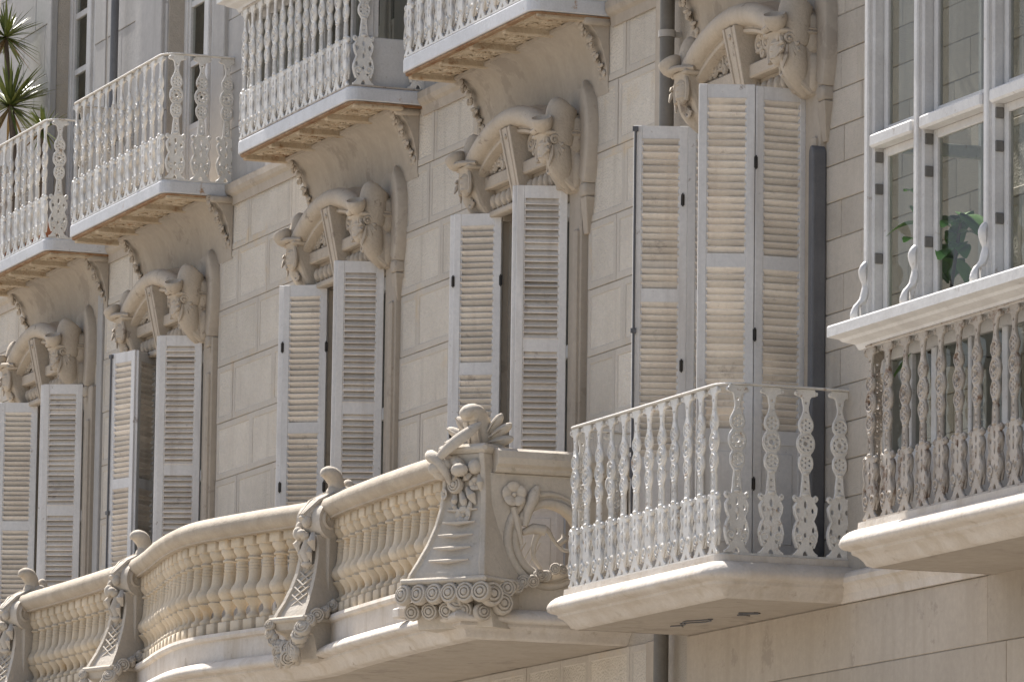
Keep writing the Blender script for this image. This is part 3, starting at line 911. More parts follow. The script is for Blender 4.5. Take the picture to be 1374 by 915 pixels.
# ------------------------------------------------------------------ cast iron baluster
def circ(cx, cz, r, n=10, rx=None):
    return [(cx + (rx or r) * math.cos(2 * PI * k / n), cz + r * math.sin(2 * PI * k / n)) for k in range(n)]
def make_baluster(matname):
    half = [(.080, 0), (.082, .012), (.064, .022), (.050, .040), (.047, .058), (.060, .075), (.074, .095), (.083, .122), (.082, .15), (.072, .175), (.060, .195),
            (.054, .212), (.058, .228), (.070, .245), (.079, .268), (.080, .292), (.070, .306), (.062, .318), (.076, .326), (.084, .340), (.080, .356), (.064, .364), (.048, .350), (.036, .356),
            (.031, .385), (.029, .42), (.024, .46), (.022, .485), (.034, .505), (.046, .525), (.0495, .55), (.046, .578), (.034, .598), (.033, .604),
            (.048, .622), (.058, .645), (.060, .667), (.057, .69), (.047, .711), (.033, .728), (.034, .734), (.046, .752), (.050, .777), (.046, .80), (.034, .822),
            (.024, .84), (.018, .865), (.018, .885), (.024, .91), (.026, .93), (.036, .945), (.058, .948), (.070, .958), (.070, .972), (.060, .98), (.056, .992)]
    out = half + [(-x, z) for x, z in reversed(half)]
    loops = [out]
    for cz, r, hr, n in ((.553, .0275, .0062, 6), (.777, .0275, .0062, 6), (.667, .038, .0065, 8)):
        for k in range(n):
            a = 2 * PI * (k + .5) / n
            loops.append(circ(r * math.cos(a), cz + r * math.sin(a), hr, 6))
    loops.append(circ(0, .667, .0135, 8)); loops.append(circ(0, .553, .006, 6)); loops.append(circ(0, .777, .006, 6))
    loops.append(circ(0, .91, .008, 6)); loops.append(circ(0, .855, .005, 6)); loops.append(circ(0, .44, .007, 8)); loops.append(circ(0, .40, .008, 6))
    loops.append(circ(0, .305, .022, 10, .009)); loops.append(circ(0, .215, .018, 8, .008)); loops.append(circ(0, .125, .014, 8, .008))
    for s in (-1, 1):
        loops.append(circ(s * .047, .270, .015, 8, .009)); loops.append(circ(s * .052, .155, .016, 9, .009))
        loops.append(circ(s * .034, .078, .009, 8, .007)); loops.append(circ(s * .060, .343, .006, 6))
    loops.append([(-.016, .004), (.016, .004), (.010, .022), (0, .032), (-.010, .022)])
    me = shape2d(loops, .0045, .003)
    mb = MB()
    mb.addmesh(me, False, 0, Matrix.Rotation(PI / 2, 4, 'X'))
    bpy.data.meshes.remove(me)
    for y in (-.008, .008):                                                # raised rims and scrolls on both faces
        for cz, r in ((.553, .041), (.777, .041), (.667, .050), (.667, .022)):
            mb.tube([(r * math.cos(2 * PI * k / 14), y, cz + r * math.sin(2 * PI * k / 14)) for k in range(15)], .0045, 5)
        for s in (-1, 1):
            mb.tube(spiral((s * .040, .105), .036, .008, -PI / 2, 1.3 * s, 14, 'xz', y), .0075, 5)
            mb.tube([(s * .052, y, .05), (s * .068, y, .09), (s * .075, y, .13), (s * .064, y, .18), (s * .049, y, .21), (s * .066, y, .25), (s * .071, y, .285), (s * .055, y, .315)], .0075, 5)
            mb.tube(spiral((s * .062, .342), .014, .004, -1, 1.2 * s, 9, 'xz', y), .005, 5)
            mb.tube(spiral((s * .060, .964), .012, .004, 1, -1.2 * s, 9, 'xz', y), .005, 5)
            mb.tube([(s * .020, y, .38), (s * .016, y, .47)], .004, 5)
        mb.ball((0, y, .365), (.026, .009, .012), 8, 5)
        mb.ball((0, y, .49), (.020, .008, .010), 8, 5)
        mb.ball((0, y, .25), (.012, .007, .02), 7, 5)
    me = mb.mesh('baluster')
    me.materials.append(MT[matname])
    return me
BAL = make_baluster('white_iron')
BAL_OLD = BAL.copy(); BAL_OLD.materials.clear(); BAL_OLD.materials.append(MT['old_iron'])

def rail_path(x0, x1, yf, r=.12, y_end=.0):
    pts = [(x0, y_end)]
    for k in range(7):
        a = k / 6 * PI / 2
        pts.append((x0 + r - r * math.cos(a), yf + r - r * math.sin(a)))
    for k in range(7):
        a = k / 6 * PI / 2
        pts.append((x1 - r + r * math.sin(a), yf + r - r * math.cos(a)))
    pts.append((x1, y_end))
    return pts
HR = [(-.02, .0), (.02, .0), (.026, .006), (.022, .013), (-.022, .013), (-.026, .006)]
def iron_railing(t, x0, x1, yf, zb, h, me, nf, ns, sides=(-1, 1), rail_mat='white_iron', top=True, shift=0.0):
    path = rail_path(x0, x1, yf)
    if top:
        MB().sweep(path, [(o, zb + h + z) for o, z in HR]).build('handrail', rail_mat, t)
    MB().sweep(path, [(-.015, zb + .001), (.015, zb + .001), (.015, zb + .013), (-.015, zb + .013)]).build('bottom_rail', rail_mat, t)
    sc = (h - .012) / .992
    for k in range(nf):
        x = x0 + .12 + (x1 - x0 - .25) * k / (nf - 1)
        put('baluster', me, t, mtx=Matrix.Translation((x, yf, zb + .012)) @ Matrix.Rotation(rs.gauss(0, .02), 4, 'Z') @ Matrix.Diagonal((1.0, 1.15, sc, 1)))
    for s in sides:
        for k in range(ns):
            y = yf + .09 + (-yf - .14) * k / max(1, ns - 1)
            put('baluster', me, t, mtx=Matrix.Translation((x0 if s < 0 else x1, y, zb + .012)) @ Matrix.Rotation(PI / 2 + rs.gauss(0, .02), 4, 'Z') @ Matrix.Diagonal((1, 1, sc, 1)))

# ---- thin upper balconies with ornate underside panels
def make_arabesque():
    mb = MB()
    r = random.Random(2)
    for s in (-1, 1):
        for (cx, cy, rr, tt) in ((.11, .10, .055, 1.4), (.19, .24, .045, -1.3), (.09, .27, .05, 1.3), (.2, .09, .03, -1.2), (.05, .18, .03, 1.1)):
            mb.tube(spiral((s * cx, cy), rr, .008, 0.6 if s > 0 else PI - .6, tt * s, 18, 'xy', 0), .010, 5)
        mb.tube([(s * .24, .05, 0), (s * .24, .34, 0)], .006, 5)
    for k in range(8):
        mb.ball((r.uniform(-.2, .2), r.uniform(.06, .33), 0), (.018, .014, .008), 7, 4)
    mb.ball((0, .2, 0), (.035, .05, .012), 8, 5)
    for y in (.03, .365):
        mb.tube([(-.25, y, 0), (.25, y, 0)], .007, 5)
    me = mb.mesh('arabesque'); me.materials.append(MT['soffit'])
    return me
ARAB = make_arabesque()
UY, UB = -.56, 9.16
def soffit_panels(t, x0, x1, yf, z, n=4):
    L = x1 - x0
    for k in range(n):
        a = x0 + L * k / n; b = x0 + L * (k + 1) / n
        p = MB().box(a + .03, b - .03, yf + .03, -.13, z - .002, z + .03).build('soffit_panel', 'soffit', t)
        put('arabesque', ARAB, p, mtx=Matrix.Translation(((a + b) / 2, yf + .05, z - .004)))
    for k in range(n + 1):
        a = x0 + L * k / n
        a = min(max(a, x0 + .035), x1 - .035)
        mb = MB().box(a - .034, a + .034, yf + .035, -.15, z - .045, z + .004, ch=.006)
        mb.build('soffit_rib', 'soffit', t)
def slab_ring(t, x0, x1, yf, zb, mname='fascia'):
    fp = [(-.04, zb - .10), (.012, zb - .10), (.018, zb - .094), (.018, zb - .012), (.012, zb), (-.04, zb)]
    MB().sweep(rail_path(x0, x1, yf, .07), fp).build('fascia', mname, t)
    MB().sweep(rail_path(x0, x1, yf, .07), [(-.035, zb - .118), (.0, zb - .118), (.004, zb - .104), (-.035, zb - .102)]).build('drip_edge', 'rust', t)
    MB().box(x0 + .045, x1 - .045, yf + .045, .02, zb - .06, zb - .004).build('floor_slab', 'soffit', t)
def upper_balcony(label, x0, x1):
    c = (x0 + x1) / 2
    t = thing('iron_balcony', label, 'balcony', (c, 0, UB), group='small upper iron balconies')
    a, b = x0 - c, x1 - c
    slab_ring(t, a, b, UY, 0)
    soffit_panels(t, a + .01, b - .01, UY, -.094)
    iron_railing(t, a, b, UY, 0, 1.01, BAL, 12, 3)
    return t
upper_balcony('thin iron balcony with yucca plants at the left edge of the photo', -17.5, -15.0)
upper_balcony('white iron balcony above the second hood from left, one baluster brightly sunlit', -14.33, -11.79)
upper_balcony('iron balcony cut by the top edge of the photo, left of the drainpipe', -6.29, -3.80)
xw = upper_balcony('iron balcony high above the widest shuttered door', -2.5, .05)

# ---- lower white iron balcony on a moulded stone slab
def moulded_slab(t, x0, x1, yf, zt, zbot, mname='ledge', soff='plaster'):
    pr = [(-.05, zt), (.035, zt), (.038, zt - .040), (.06, zt - .043), (.09, zt - .056), (.117, zt - .076), (.135, zt - .098), (.142, zt - .118), (.138, zt - .134), (.122, zt - .146), (.095, zt - .152)]
    pr += [(.075, zt - .158), (.07, zt - .175), (.035, zt - .19), (.005, zt - .215), (-.01, zbot + .012), (-.05, zbot)]
    MB().sweep(rail_path(x0, x1, yf, .05, .02), pr, smooth=True).build('moulding', mname, t)
    MB().box(x0 + .045, x1 - .045, yf + .045, .02, zbot + .004, zt - .012).build('slab', soff, t)
ib = thing('iron_balcony', 'white cast iron balcony on a moulded stone slab before the widest shuttered door', 'balcony', (-1.22, 0, 5.1))
moulded_slab(ib, -1.23, 1.23, -.80, 0, -.25)
iron_railing(ib, -1.23, 1.23, -.80, .002, 1.005, BAL, 12, 4)
mb = MB()
r = random.Random(4)
for (px, py, L) in ((-.35, -.35, .55), (.35, -.28, .2)):
    for q in range(2):
        mb.tube([(px + L * (k / 6 - .5), py + .05 * math.sin(k * 1.3 + q * 2) + q * .04, -.252) for k in range(7)], .004, 4)
mb.build('crack', 'zinc', ib)

# ------------------------------------------------------------------ glazed bays (enclosed balconies)
def bay(label, x0, x1, yf, zb, ztop, h, mouldings=True, zsill=None, posts=None, me=None, nbal=9, side_rail=(-1, 1)):
    t = thing('glazed_bay', label, 'bay window', (x0, 0, zb))
    W = x1 - x0
    def bxs(name, m, lst, par=t, bev=.004):
        mb = MB()
        for q in lst: mb.box(*q, ch=.005)
        return mb.build(name, m, par)
    iron_railing(t, 0, W, yf, .002, h - .03, me, nbal, 2, sides=side_rail, rail_mat='old_iron')
    # lower glazing behind the railing
    yg = yf + .12
    zs = h
    lower = bxs('lower_frame', 'white_wood', [(.02, W - .02, yg, yg + .05, .0, .38), (.02, W - .02, yg, yg + .05, zs - .09, zs)] +
                [(x - .035, x + .035, yg - .008, yg + .055, .38, zs - .09) for x in [.06] + [p for p in posts] + [W - .06]] +
                [(x - .022, x + .022, yg - .004, yg + .05, .38, zs - .09) for x in [(a + b) / 2 for a, b in zip([.06] + posts, posts + [W - .06])]])
    pane(lower, .06, W - .06, yg + .02, yg + .026, .37, zs - .08)
    # moulded sill
    pr = [(-.10, h + .115), (.145, h + .115), (.15, h + .105), (.15, h + .05), (.10, h + .035), (.085, h + .02), (.03, h + .0), (.015, h - .03), (-.10, h - .03)]
    MB().sweep([(-.0, .02), (0, yf), (W, yf), (W, .02)], pr).build('sill', 'white_wood', t)
    z0 = h + .115
    ztr = ztop['transom'] - zb
    zt = ztop['top'] - zb
    yp = yf + .02
    xs = [.04] + posts + [W - .04]
    # posts with stepped faces
    for x in xs:
        mb = MB()
        mb.box(x - .055, x + .055, yp, yp + .10, z0, zt, ch=.008)
        mb.box(x - .026, x + .026, yp - .025, yp + .02, z0 + .02, zt, ch=.008)
        mb.box(x - .036, x - .030, yp - .010, yp + .02, z0 + .02, zt)
        p = mb.build('post', 'white_wood', t)
        mb = MB()                                                         # scroll bracket at the foot of the post
        mb.tube(catmull([(x, yp - .015, z0 + .34), (x, yp - .035, z0 + .30), (x, yp - .03, z0 + .24), (x, yp - .02, z0 + .19), (x, yp - .035, z0 + .13), (x, yp - .075, z0 + .09), (x, yp - .085, z0 + .03), (x, yp - .06, z0 + .0)], 4),
                [.015 + .012 * abs(math.sin(i * .33)) for i in range(29)], 8, flat=1.2)
        mb.prism([(yp - .01, z0), (yp - .06, z0), (yp - .05, z0 + .09), (yp - .025, z0 + .2), (yp - .01, z0 + .3)], 'x', x - .016, x + .016)
        mb.ball((x, yp - .04, z0 + .29), (.024, .022, .026), 8, 6)
        mb.ball((x, yp - .09, z0 + .04), (.024, .026, .03), 8, 6)
        mb.build('scroll_bracket', 'white_wood', p)
        for z in (.33, .72, 1.0 if ztr > 2.1 else .9):
            MB().box(x + .050, x + .066, yp + .008, yp + .056, z0 + z, z0 + z + .06, ch=.004).build('hinge', 'pipe_grey', p)
    # transom and sashes
    for a, b in zip(xs[:-1], xs[1:]):
        mb = MB()
        mb.box(a + .05, b - .05, yp - .03, yp + .08, ztr, ztr + .075, ch=.012)
        mb.build('transom', 'white_wood', t)
        for zz0, zz1, nm in ((z0, ztr, 'lower_sash'), (ztr + .075, zt - .08, 'upper_sash')):
            f = bxs(nm, 'white_wood', [(a + .064, a + .115, yp + .055, yp + .09, zz0, zz1), (b - .10, b - .058, yp + .055, yp + .09, zz0, zz1),
                                       (a + .115, b - .10, yp + .057, yp + .088, zz0, zz0 + .05), (a + .115, b - .10, yp + .057, yp + .088, zz1 - .05, zz1)])
            pane(f, a + .11, b - .095, yp + .070, yp + .075, zz0 + .045, zz1 - .045)
    # glazed ends
    for sx in (0, W):
        d = 1 if sx == 0 else -1
        q = []
        for y in (yf + .13, yf * .5, -.06):
            q.append((sx + d * .02 - .022, sx + d * .02 + .022, y - .03, y + .03, z0, zt))
        for z in (z0, ztr, ztr + .36 if False else zt - .09):
            q.append((sx + d * .02 - .02, sx + d * .02 + .02, yf + .15, -.03, z, z + .075))
        f = bxs('end_frame', 'white_wood', q)
        pane(f, sx + d * .02 - .003, sx + d * .02 + .003, yf + .15, -.03, z0 + .05, zt - .05)
        low = bxs('end_panel', 'white_wood', [(sx + d * .07 - .02, sx + d * .07 + .02, yf + .15, 0, 0, .38), (sx + d * .07 - .02, sx + d * .07 + .02, yf + .15, 0, h - .1, h - .035),
                                        (sx + d * .07 - .024, sx + d * .07 + .024, yf + .16, yf + .22, .38, h - .1), (sx + d * .07 - .024, sx + d * .07 + .024, -.08, -.02, .38, h - .1)])
        pane(low, sx + d * .07 - .004, sx + d * .07 + .004, yf + .2, -.05, .36, h - .09)
    # roof
    MB().sweep([(0, .02), (0, yf), (W, yf), (W, .02)], [(-.1, zt - .08), (.06, zt - .08), (.08, zt), (.16, zt + .06), (.16, zt + .12), (-.1, zt + .16)]).build('bay_cornice', 'white_wood', t)
    MB().box(.02, W - .02, yf + .02, .02, zt + .002, zt + .10).build('bay_roof', 'zinc', t)
    return t
b1 = bay('glazed white wooden bay with rusty iron railing at the right edge of the photo', 1.97, 5.6, -.80, 5.09, {'transom': 7.185, 'top': 8.55}, 1.0,
         posts=[.69, 1.57, 2.45, 3.1], me=BAL_OLD, nbal=16)
moulded_slab(b1, 0, 3.63, -.80, 0, -.25)
MB().box(.08, 3.55, -.66, .0, .003, .02).build('bay_floor', 'door', b1)
b2 = bay('glazed bay with ornate railing at the top edge, between two upper iron balconies', -9.93, -7.38, UY, UB, {'transom': 11.0, 'top': 12.2}, 1.03,
         posts=[.62, 1.27, 1.92], me=BAL, nbal=14)
slab_ring(b2, 0, 2.55, UY, 0)
soffit_panels(b2, .01, 2.54, UY, -.094)
# a recessed door behind the lower bay
MB().box(2.62, 3.48, .2, .25, 5.1, 7.85, ch=.01).build('bay_door', 'door', house)

# ------------------------------------------------------------------ stone balcony
sb = thing('stone_balcony', 'long curving cream stone balcony with turned balusters and carved pedestals', 'balcony', (0, 0, 0))
front = catmull([(-14.55, -.87), (-13.4, -.86), (-12.3, -.87), (-11.35, -.90), (-10.6, -1.0), (-9.7, -1.17), (-9.06, -1.265), (-8.65, -1.29), (-8.25, -1.255), (-7.5, -1.11), (-6.95, -.985), (-6.5, -.97), (-5.85, -1.035), (-4.64, -1.10), (-3.40, -1.12)], 6)
front = [(p.x, p.y) for p in front]
full = [(-14.55, .02)] + front + [(-3.40, .02)]
# slab mouldings
pz = 5.06
pr = [(-.12, pz), (.02, pz), (.05, pz - .008), (.08, pz - .024), (.103, pz - .046), (.112, pz - .064), (.108, pz - .080), (.09, pz - .09)]
pr += [(.05, pz - .095), (.05, pz - .115), (.03, pz - .125), (.0, pz - .15), (-.015, pz - .185), (-.04, pz - .195), (-.12, pz - .195)]
MB().sweep(full, pr, smooth=True).build('slab_moulding', 'ledge', sb)
mb = MB()
ins = []
for (x, y) in front:
    ins.append((min(x, -3.485), y + .11))
vs, fs = [], []
for (x, y) in ins:
    for z in (pz - .1965, pz - .02):
        vs.append((x, y, z)); vs.append((x, .02, z))
for i in range(len(ins) - 1):
    a, b = i * 4, (i + 1) * 4
    fs += [(a, a + 1, b + 1, b), (a + 2, b + 2, b + 3, a + 3), (a, b, b + 2, a + 2), (a + 1, a + 3, b + 3, b + 1)]
n = len(ins) - 1
fs += [(0, 2, 3, 1), (n * 4, n * 4 + 1, n * 4 + 3, n * 4 + 2)]
mb.add(vs, fs)
mb.build('slab', 'plaster', sb)
MB().add([(p[0], p[1] + .12, pz - .012) for p in front] + [(p[0], .10, pz - .012) for p in front], [(i, i + 1, len(front) + i + 1, len(front) + i) for i in range(len(front) - 1)]).build('terrace_floor', 'ledge', sb)
pp = [(-.20, pz), (0, pz), (0, 5.205), (.022, 5.215), (.03, 5.235), (.022, 5.26), (-.20, 5.26)]
MB().sweep([(-14.55, -.2)] + front + [(-3.40, -.95)], pp).build('plinth', 'ledge', sb)
# coping rail: a fat roll over a fillet
rp = [(-.10, 5.935), (.018, 5.935), (.022, 5.955), (.012, 5.960)]
for k in range(13):
    a = -PI * .42 + k / 12 * PI * 1.84
    rp.append((-.075 + .150 * math.cos(a) * 1.0, 6.018 + .092 * math.sin(a)))
rp += [(-.165, 5.960), (-.175, 5.955), (-.17, 5.935)]
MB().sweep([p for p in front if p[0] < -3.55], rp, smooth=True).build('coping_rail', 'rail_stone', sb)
# balusters
def stone_baluster():
    mb = MB()
    H = 5.935 - 5.26
    mb.box(-.062, .062, -.062, .062, 0, .085, ch=.006)
    prof = [(.05, .085), (.056, .095), (.056, .112), (.046, .122), (.030, .135), (.028, .155), (.036, .18), (.055, .205), (.070, .225), (.073, .232), (.060, .236),
            (.058, .242), (.074, .262), (.084, .285), (.084, .30), (.074, .325), (.058, .345), (.050, .37), (.046, .41), (.0445, .43), (.047, .432), (.047, .437), (.043, .439),
            (.043, .452), (.046, .454), (.046, .459), (.042, .461), (.0415, .474), (.045, .476), (.045, .481), (.041, .483), (.040, .51), (.054, .514), (.056, .522), (.050, .53),
            (.042, .537), (.05, .555), (.064, .572), (.068, .59), (.066, .605)]
    mb.lathe(prof, 18)
    mb.box(-.066, .066, -.066, .066, .605, H + .003, ch=.006)
    me = mb.mesh('baluster'); me.materials.append(MT['baluster'])
    return me
SBM = stone_baluster()
def path_point(s):
    acc = 0
    for a, b in zip(front[:-1], front[1:]):
        L = math.hypot(b[0] - a[0], b[1] - a[1])
        if acc + L >= s:
            t = (s - acc) / L
            return (a[0] + (b[0] - a[0]) * t, a[1] + (b[1] - a[1]) * t), math.atan2(b[1] - a[1], b[0] - a[0])
        acc += L
    return front[-1], 0
tot = sum(math.hypot(b[0] - a[0], b[1] - a[1]) for a, b in zip(front[:-1], front[1:]))
NEWX = [-14.42, -11.2, -6.62, -3.62]
def sx(x):
    lo, hi = 0, tot
    for _ in range(40):
        m = (lo + hi) / 2
        if path_point(m)[0][0] < x: lo = m
        else: hi = m
    return lo
for xa, xb in zip(NEWX[:-1], NEWX[1:]):
    s0, s1 = sx(xa + .20), sx(xb - .24)
    n = max(2, round((s1 - s0) / .182) + 1)
    for k in range(n):
        (x, y), a = path_point(s0 + (s1 - s0) * k / (n - 1))
        x -= math.sin(a) * .0; 
        nx, ny = -math.sin(a), math.cos(a)
        put('baluster', SBM, sb, mtx=Matrix.Translation((x + nx * .085, y + ny * .085, 5.26)) @ Matrix.Rotation(a, 4, 'Z'))

def garland(mb, pts, r0, r1, nrm, seed=1):
    r = random.Random(seed)
    for i, p in enumerate(pts):
        t = i / max(1, len(pts) - 1)
        rr = r0 + (r1 - r0) * math.sin(t * PI)
        d = Vector(nrm) + Vector((r.uniform(-.5, .5), r.uniform(-.4, .4), r.uniform(-.2, .6)))
        rosette(mb, p, rr * r.uniform(.85, 1.15), d, 10)
        mb.ball((p[0] + r.uniform(-.02, .02), p[1] + .01, p[2] + r.uniform(-.03, .03)), rr * .6, 7, 5)

def small_newel():
    """local origin on the balustrade line at plinth top; -Y is the street"""
    out = []
    mb = MB()
    mb.box(-.14, .14, -.17, .15, -.19, .80, ch=.01)
    mb.box(-.155, .155, -.185, .165, .68, .71, ch=.008)
    out.append(('pier', mb, 'cream', []))
    # leg: neck flaring out to a foot, cross-sections front to pier
    secs = [(.56, .105, -.245), (.48, .11, -.23), (.40, .115, -.235), (.30, .122, -.255), (.20, .136, -.29), (.10, .155, -.335), (.03, .172, -.375), (-.01, .18, -.395)]
    mb = MB()
    vs, fs = [], []
    for z, hw, y in secs:
        vs += [(-hw, -.05, z), (-hw, y, z), (-hw + .035, y, z), (-hw + .045, y + .022, z), (hw - .045, y + .022, z), (hw - .035, y, z), (hw, y, z), (hw, -.05, z)]
    m = 8
    for i in range(len(secs) - 1):
        for k in range(m):
            k2 = (k + 1) % m
            fs.append((i * m + k, i * m + k2, (i + 1) * m + k2, (i + 1) * m + k))
    fs += [tuple(range(m)), tuple((len(secs) - 1) * m + k for k in range(m - 1, -1, -1))]
    mb.add(vs, fs)
    mb.box(-.205, .205, -.425, -.10, -.05, -.012, ch=.012)
    mb.prism([(-.05, -.05), (-.40, -.05), (-.38, -.10), (-.30, -.14), (-.26, -.30), (-.05, -.30)], 'x', -.165, .165)
    lat = MB()
    for i in range(6):
        for s in (-1, 1):
            z = .05 + i * .055
            lat.tube([(s * -.105 * (1 - z * .6), -.352 + z * .40, z), (s * .09 * (1 - z * .6), -.352 + (z + .09) * .36, z + .10)], .007, 4)
    out.append(('console_leg', mb, 'cream', [('lattice_relief', lat, 'cream')]))
    # volute block on top
    mb = MB()
    prof = [( -.15 + .105 * math.cos(a * PI / 10), .66 + .125 * math.sin(a * PI / 10)) for a in range(20)]
    mb.prism(prof, 'x', -.12, .145, smooth=False)
    for s in (-1, 1):
        mb.tube(spiral((-.15, .66), .088, .018, -.6, 1.6, 26, 'yz', s * .140), [.020 - .008 * i / 26 for i in range(27)], 7)
    knot = MB()
    rr = random.Random(8)
    for k in range(9):
        knot.ball((rr.uniform(-.10, .10), -.26 + rr.uniform(-.03, .02), .62 + rr.uniform(-.10, .10)), (rr.uniform(.03, .05), .035, rr.uniform(.03, .05)), 8, 6)
    for (x0, z0, x1, z1, q) in ((-.05, .57, -.085, .43, .030), (.05, .57, .08, .45, .028), (.0, .56, .012, .33, .036), (-.03, .50, -.045, .36, .020), (.04, .50, .05, .37, .020)):
        knot.tube([(x0, -.235, z0), ((x0 + x1) / 2 * 1.25, -.272, (z0 + z1) / 2), (x1, -.245, z1)], [q * .6, q, q * .25], 7, flat=1.25)
    knot.ball((0, -.245, .36), (.055, .035, .025), 10, 6)
    out.append(('volute', mb, 'cream', [('leaf_knot', knot, 'cream')]))
    # leafy finial: long front leaf, stout neck and a hooked head
    mb = MB()
    mb.tube(catmull([(0, -.30, .67), (0, -.19, .765), (0, -.08, .81), (0, .0, .83)], 4), [.02, .026, .032, .038, .042, .046, .05, .053, .055, .056, .056, .055, .05], 10, flat=1.5)
    for x in (-.05, 0, .05):
        mb.tube([(x * .4, -.30, .70), (x, -.19, .80), (x, -.06, .87)], [.010, .017, .010], 6)
    mb.ball((0, .0, .85), (.072, .085, .09), 14, 9)
    mb.tube(catmull([(0, .02, .84), (0, .0, .92), (0, -.015, .965), (0, -.05, 1.0), (0, -.10, 1.005), (0, -.135, .985)], 4), [.066, .064, .06, .057, .055, .054, .054, .055, .056, .057, .058, .058, .057, .055, .052, .048, .042, .035, .026, .017, .008], 12, flat=1.15)
    mb.ball((0, -.045, 1.0), (.062, .07, .042), 12, 8)
    mb.ball((0, .10, .905), (.055, .045, .075), 12, 8)
    for s in (-1, 1):
        mb.ball((s * .06, .04, .87), (.035, .06, .05), 10, 7)
    out.append(('finial', mb, 'cream', []))
    mb = MB()
    pts = [(-.18, -.42, -.06), (-.18, -.42, -.12), (-.15, -.41, -.17), (-.11, -.40, -.20), (-.06, -.395, -.22), (0, -.39, -.235), (.06, -.395, -.22), (.11, -.40, -.19), (.15, -.41, -.15), (.18, -.41, -.10), (.20, -.37, -.05), (.21, -.31, -.01), (.21, -.24, .03), (.20, -.17, .06)]
    garland(mb, pts, .042, .058, (.5, -1, .25), 3)
    rr = random.Random(9)
    for k in range(16):
        p = (rr.uniform(-.12, .12), -.37 + rr.uniform(-.02, .04), -.26 + rr.uniform(-.07, .05))
        rosette(mb, (p[0], p[1] - .03, p[2]), rr.uniform(.04, .06), (rr.uniform(-.2, 1.0), -1, rr.uniform(-.4, .5)), 9)
    out.append(('garland', mb, 'cream', []))
    return out
def place_newel(parts, x, y, rz, sc=1.0):
    T = Matrix.Translation((x, y, 5.26)) @ Matrix.Rotation(rz, 4, 'Z') @ Matrix.Diagonal((sc, sc, 1, 1))
    root = None
    for nm, me, kids in parts:
        o = put(nm, me, sb, mtx=T)
        for kn, km in kids:
            put(kn, km, o)
def prep(parts):
    res = []
    for nm, mb, mt, kids in parts:
        me = mb.mesh(nm); me.materials.append(MT[mt])
        kk = []
        for kn, kb, km in kids:
            m2 = kb.mesh(kn); m2.materials.append(MT[km]); kk.append((kn, m2))
        res.append((nm, me, kk))
    return res
NW = prep(small_newel())
for x in NEWX[:3]:
    (px, py), a = path_point(sx(x))
    place_newel(NW, px, py + .085, a * .5 + .33)

